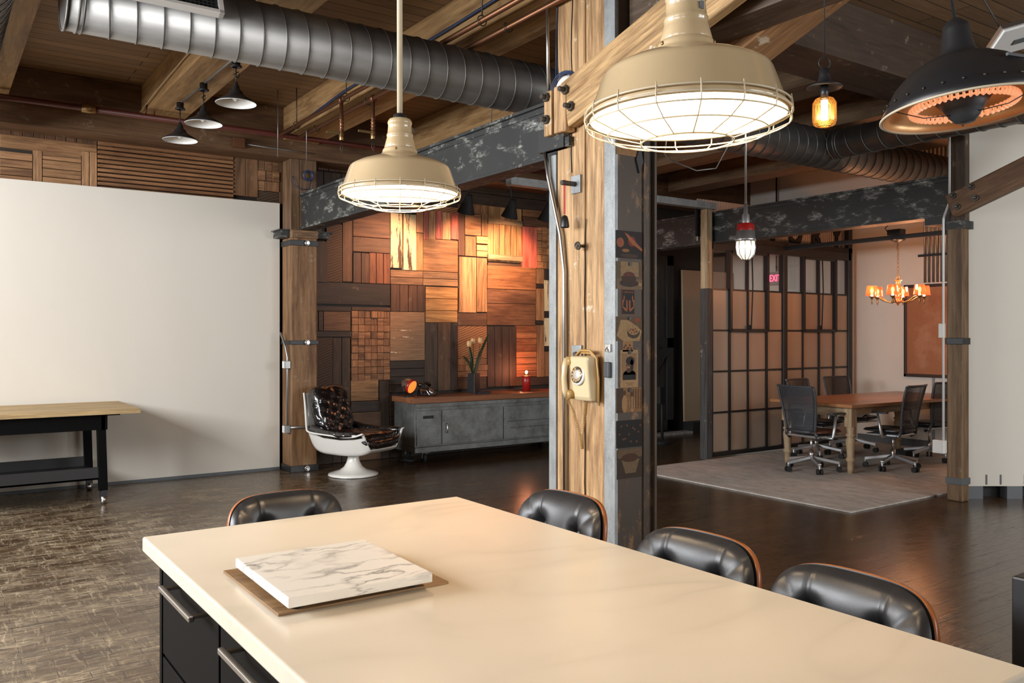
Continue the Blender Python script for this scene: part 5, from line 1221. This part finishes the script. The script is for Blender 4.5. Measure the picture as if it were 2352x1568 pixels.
dup(o2, (9.78, 6.42, RZ0), -PI / 2 - .1, 'dark office chair behind the table nearest the white end wall')
o2['label'] = 'dark office chair at the near long side of the table, right of the nearest leg'
m = MB(); m.box(9.6, 5.6, RZ0, 9.9, 5.8, RZ0 + .09); tag(m.build('power_box', M['blackmatt'], bevel=.006), 'small black power box on the rug under the table', 'box')

# ------------------------------------------------------------------ light
w = bpy.data.worlds.new('world'); SC.world = w; w.use_nodes = True
w.node_tree.nodes['Background'].inputs[0].default_value = (.75, .85, 1, 1); w.node_tree.nodes['Background'].inputs[1].default_value = 1.0
def area(name, loc, rot, sx, sy, e, c, spread=PI):
    l = bpy.data.lights.new(name, 'AREA'); l.shape = 'RECTANGLE'; l.size = sx; l.size_y = sy; l.energy = e; l.color = c; l.spread = spread
    o = bpy.data.objects.new(name, l); COL.objects.link(o); o.location = loc; o.rotation_euler = rot; return o
for (a, b), e in zip(WIN, (20, 50, 300, 230)):
    area('window_daylight', (-3.20, (a + b) / 2, 2.5), (0, -PI / 2, 0), 1.5, b - a - .1, e, (.94, .965, 1.0))
for a, b in FILL_WIN:
    area('window_daylight', ((a + b) / 2, -4.20, 2.3), (PI / 2, 0, 0), b - a - .1, 1.9, 120 if a < 5 else 190, (.96, .98, 1.0))  # fill light through the added front windows
def point(name, loc, e, c, r): 
    l = bpy.data.lights.new(name, 'POINT'); l.energy = e; l.color = c; l.shadow_soft_size = r
    o = bpy.data.objects.new(name, l); COL.objects.link(o); o.location = loc; return o
SC.view_settings.view_transform = 'Standard'; SC.view_settings.look = 'None'; SC.view_settings.gamma = 1; SC.view_settings.exposure = 0.25
SC.view_settings.use_curve_mapping = False
SC.cycles.max_bounces = 8; SC.cycles.transparent_max_bounces = 12; SC.cycles.sample_clamp_indirect = 6
SC.cycles.caustics_reflective = False; SC.cycles.caustics_refractive = False
# lamps that are on
for (x, y, z) in ((1.272, 1.195, 1.955), (1.318, 2.565, 1.965)):
    point('cream_pendant_light', (x, y, z + .03), 26, (1.0, .74, .48), .05)
for x, y, z in ((3.32, 2.32, 2.46 + .05),): point('amber_light', (x, y, z), .8, (1, .6, .28), .03)
for k in range(3):
    a = 2 * PI * k / 3; point('chandelier_light', (9.2 + .29 * math.cos(a), 5.46 + .29 * math.sin(a), 2.06), 11, (1, .45, .2), .05)
for x, y in ((SPX[0][0], 0), (SPX[1][0], 0), (SPX[2][0], 0)):
    l = bpy.data.lights.new('spot_beam', 'SPOT'); l.energy = 125; l.color = (1, .52, .30); l.spot_size = math.radians(75); l.spot_blend = .8; l.shadow_soft_size = .04
    o = bpy.data.objects.new('spot_beam', l); COL.objects.link(o); o.location = (x, 8.30, 2.90); o.rotation_euler = (math.radians(62), 0, math.radians(32) if x < 5.3 else 0)
point('red_lamp_light', (6.46, 8.98, ZT + .245), 14, (1, .32, .14), .02)
point('bulkhead_light', (4.78, 3.98, 2.03 + .08), 1.5, (1, .8, .55), .04)
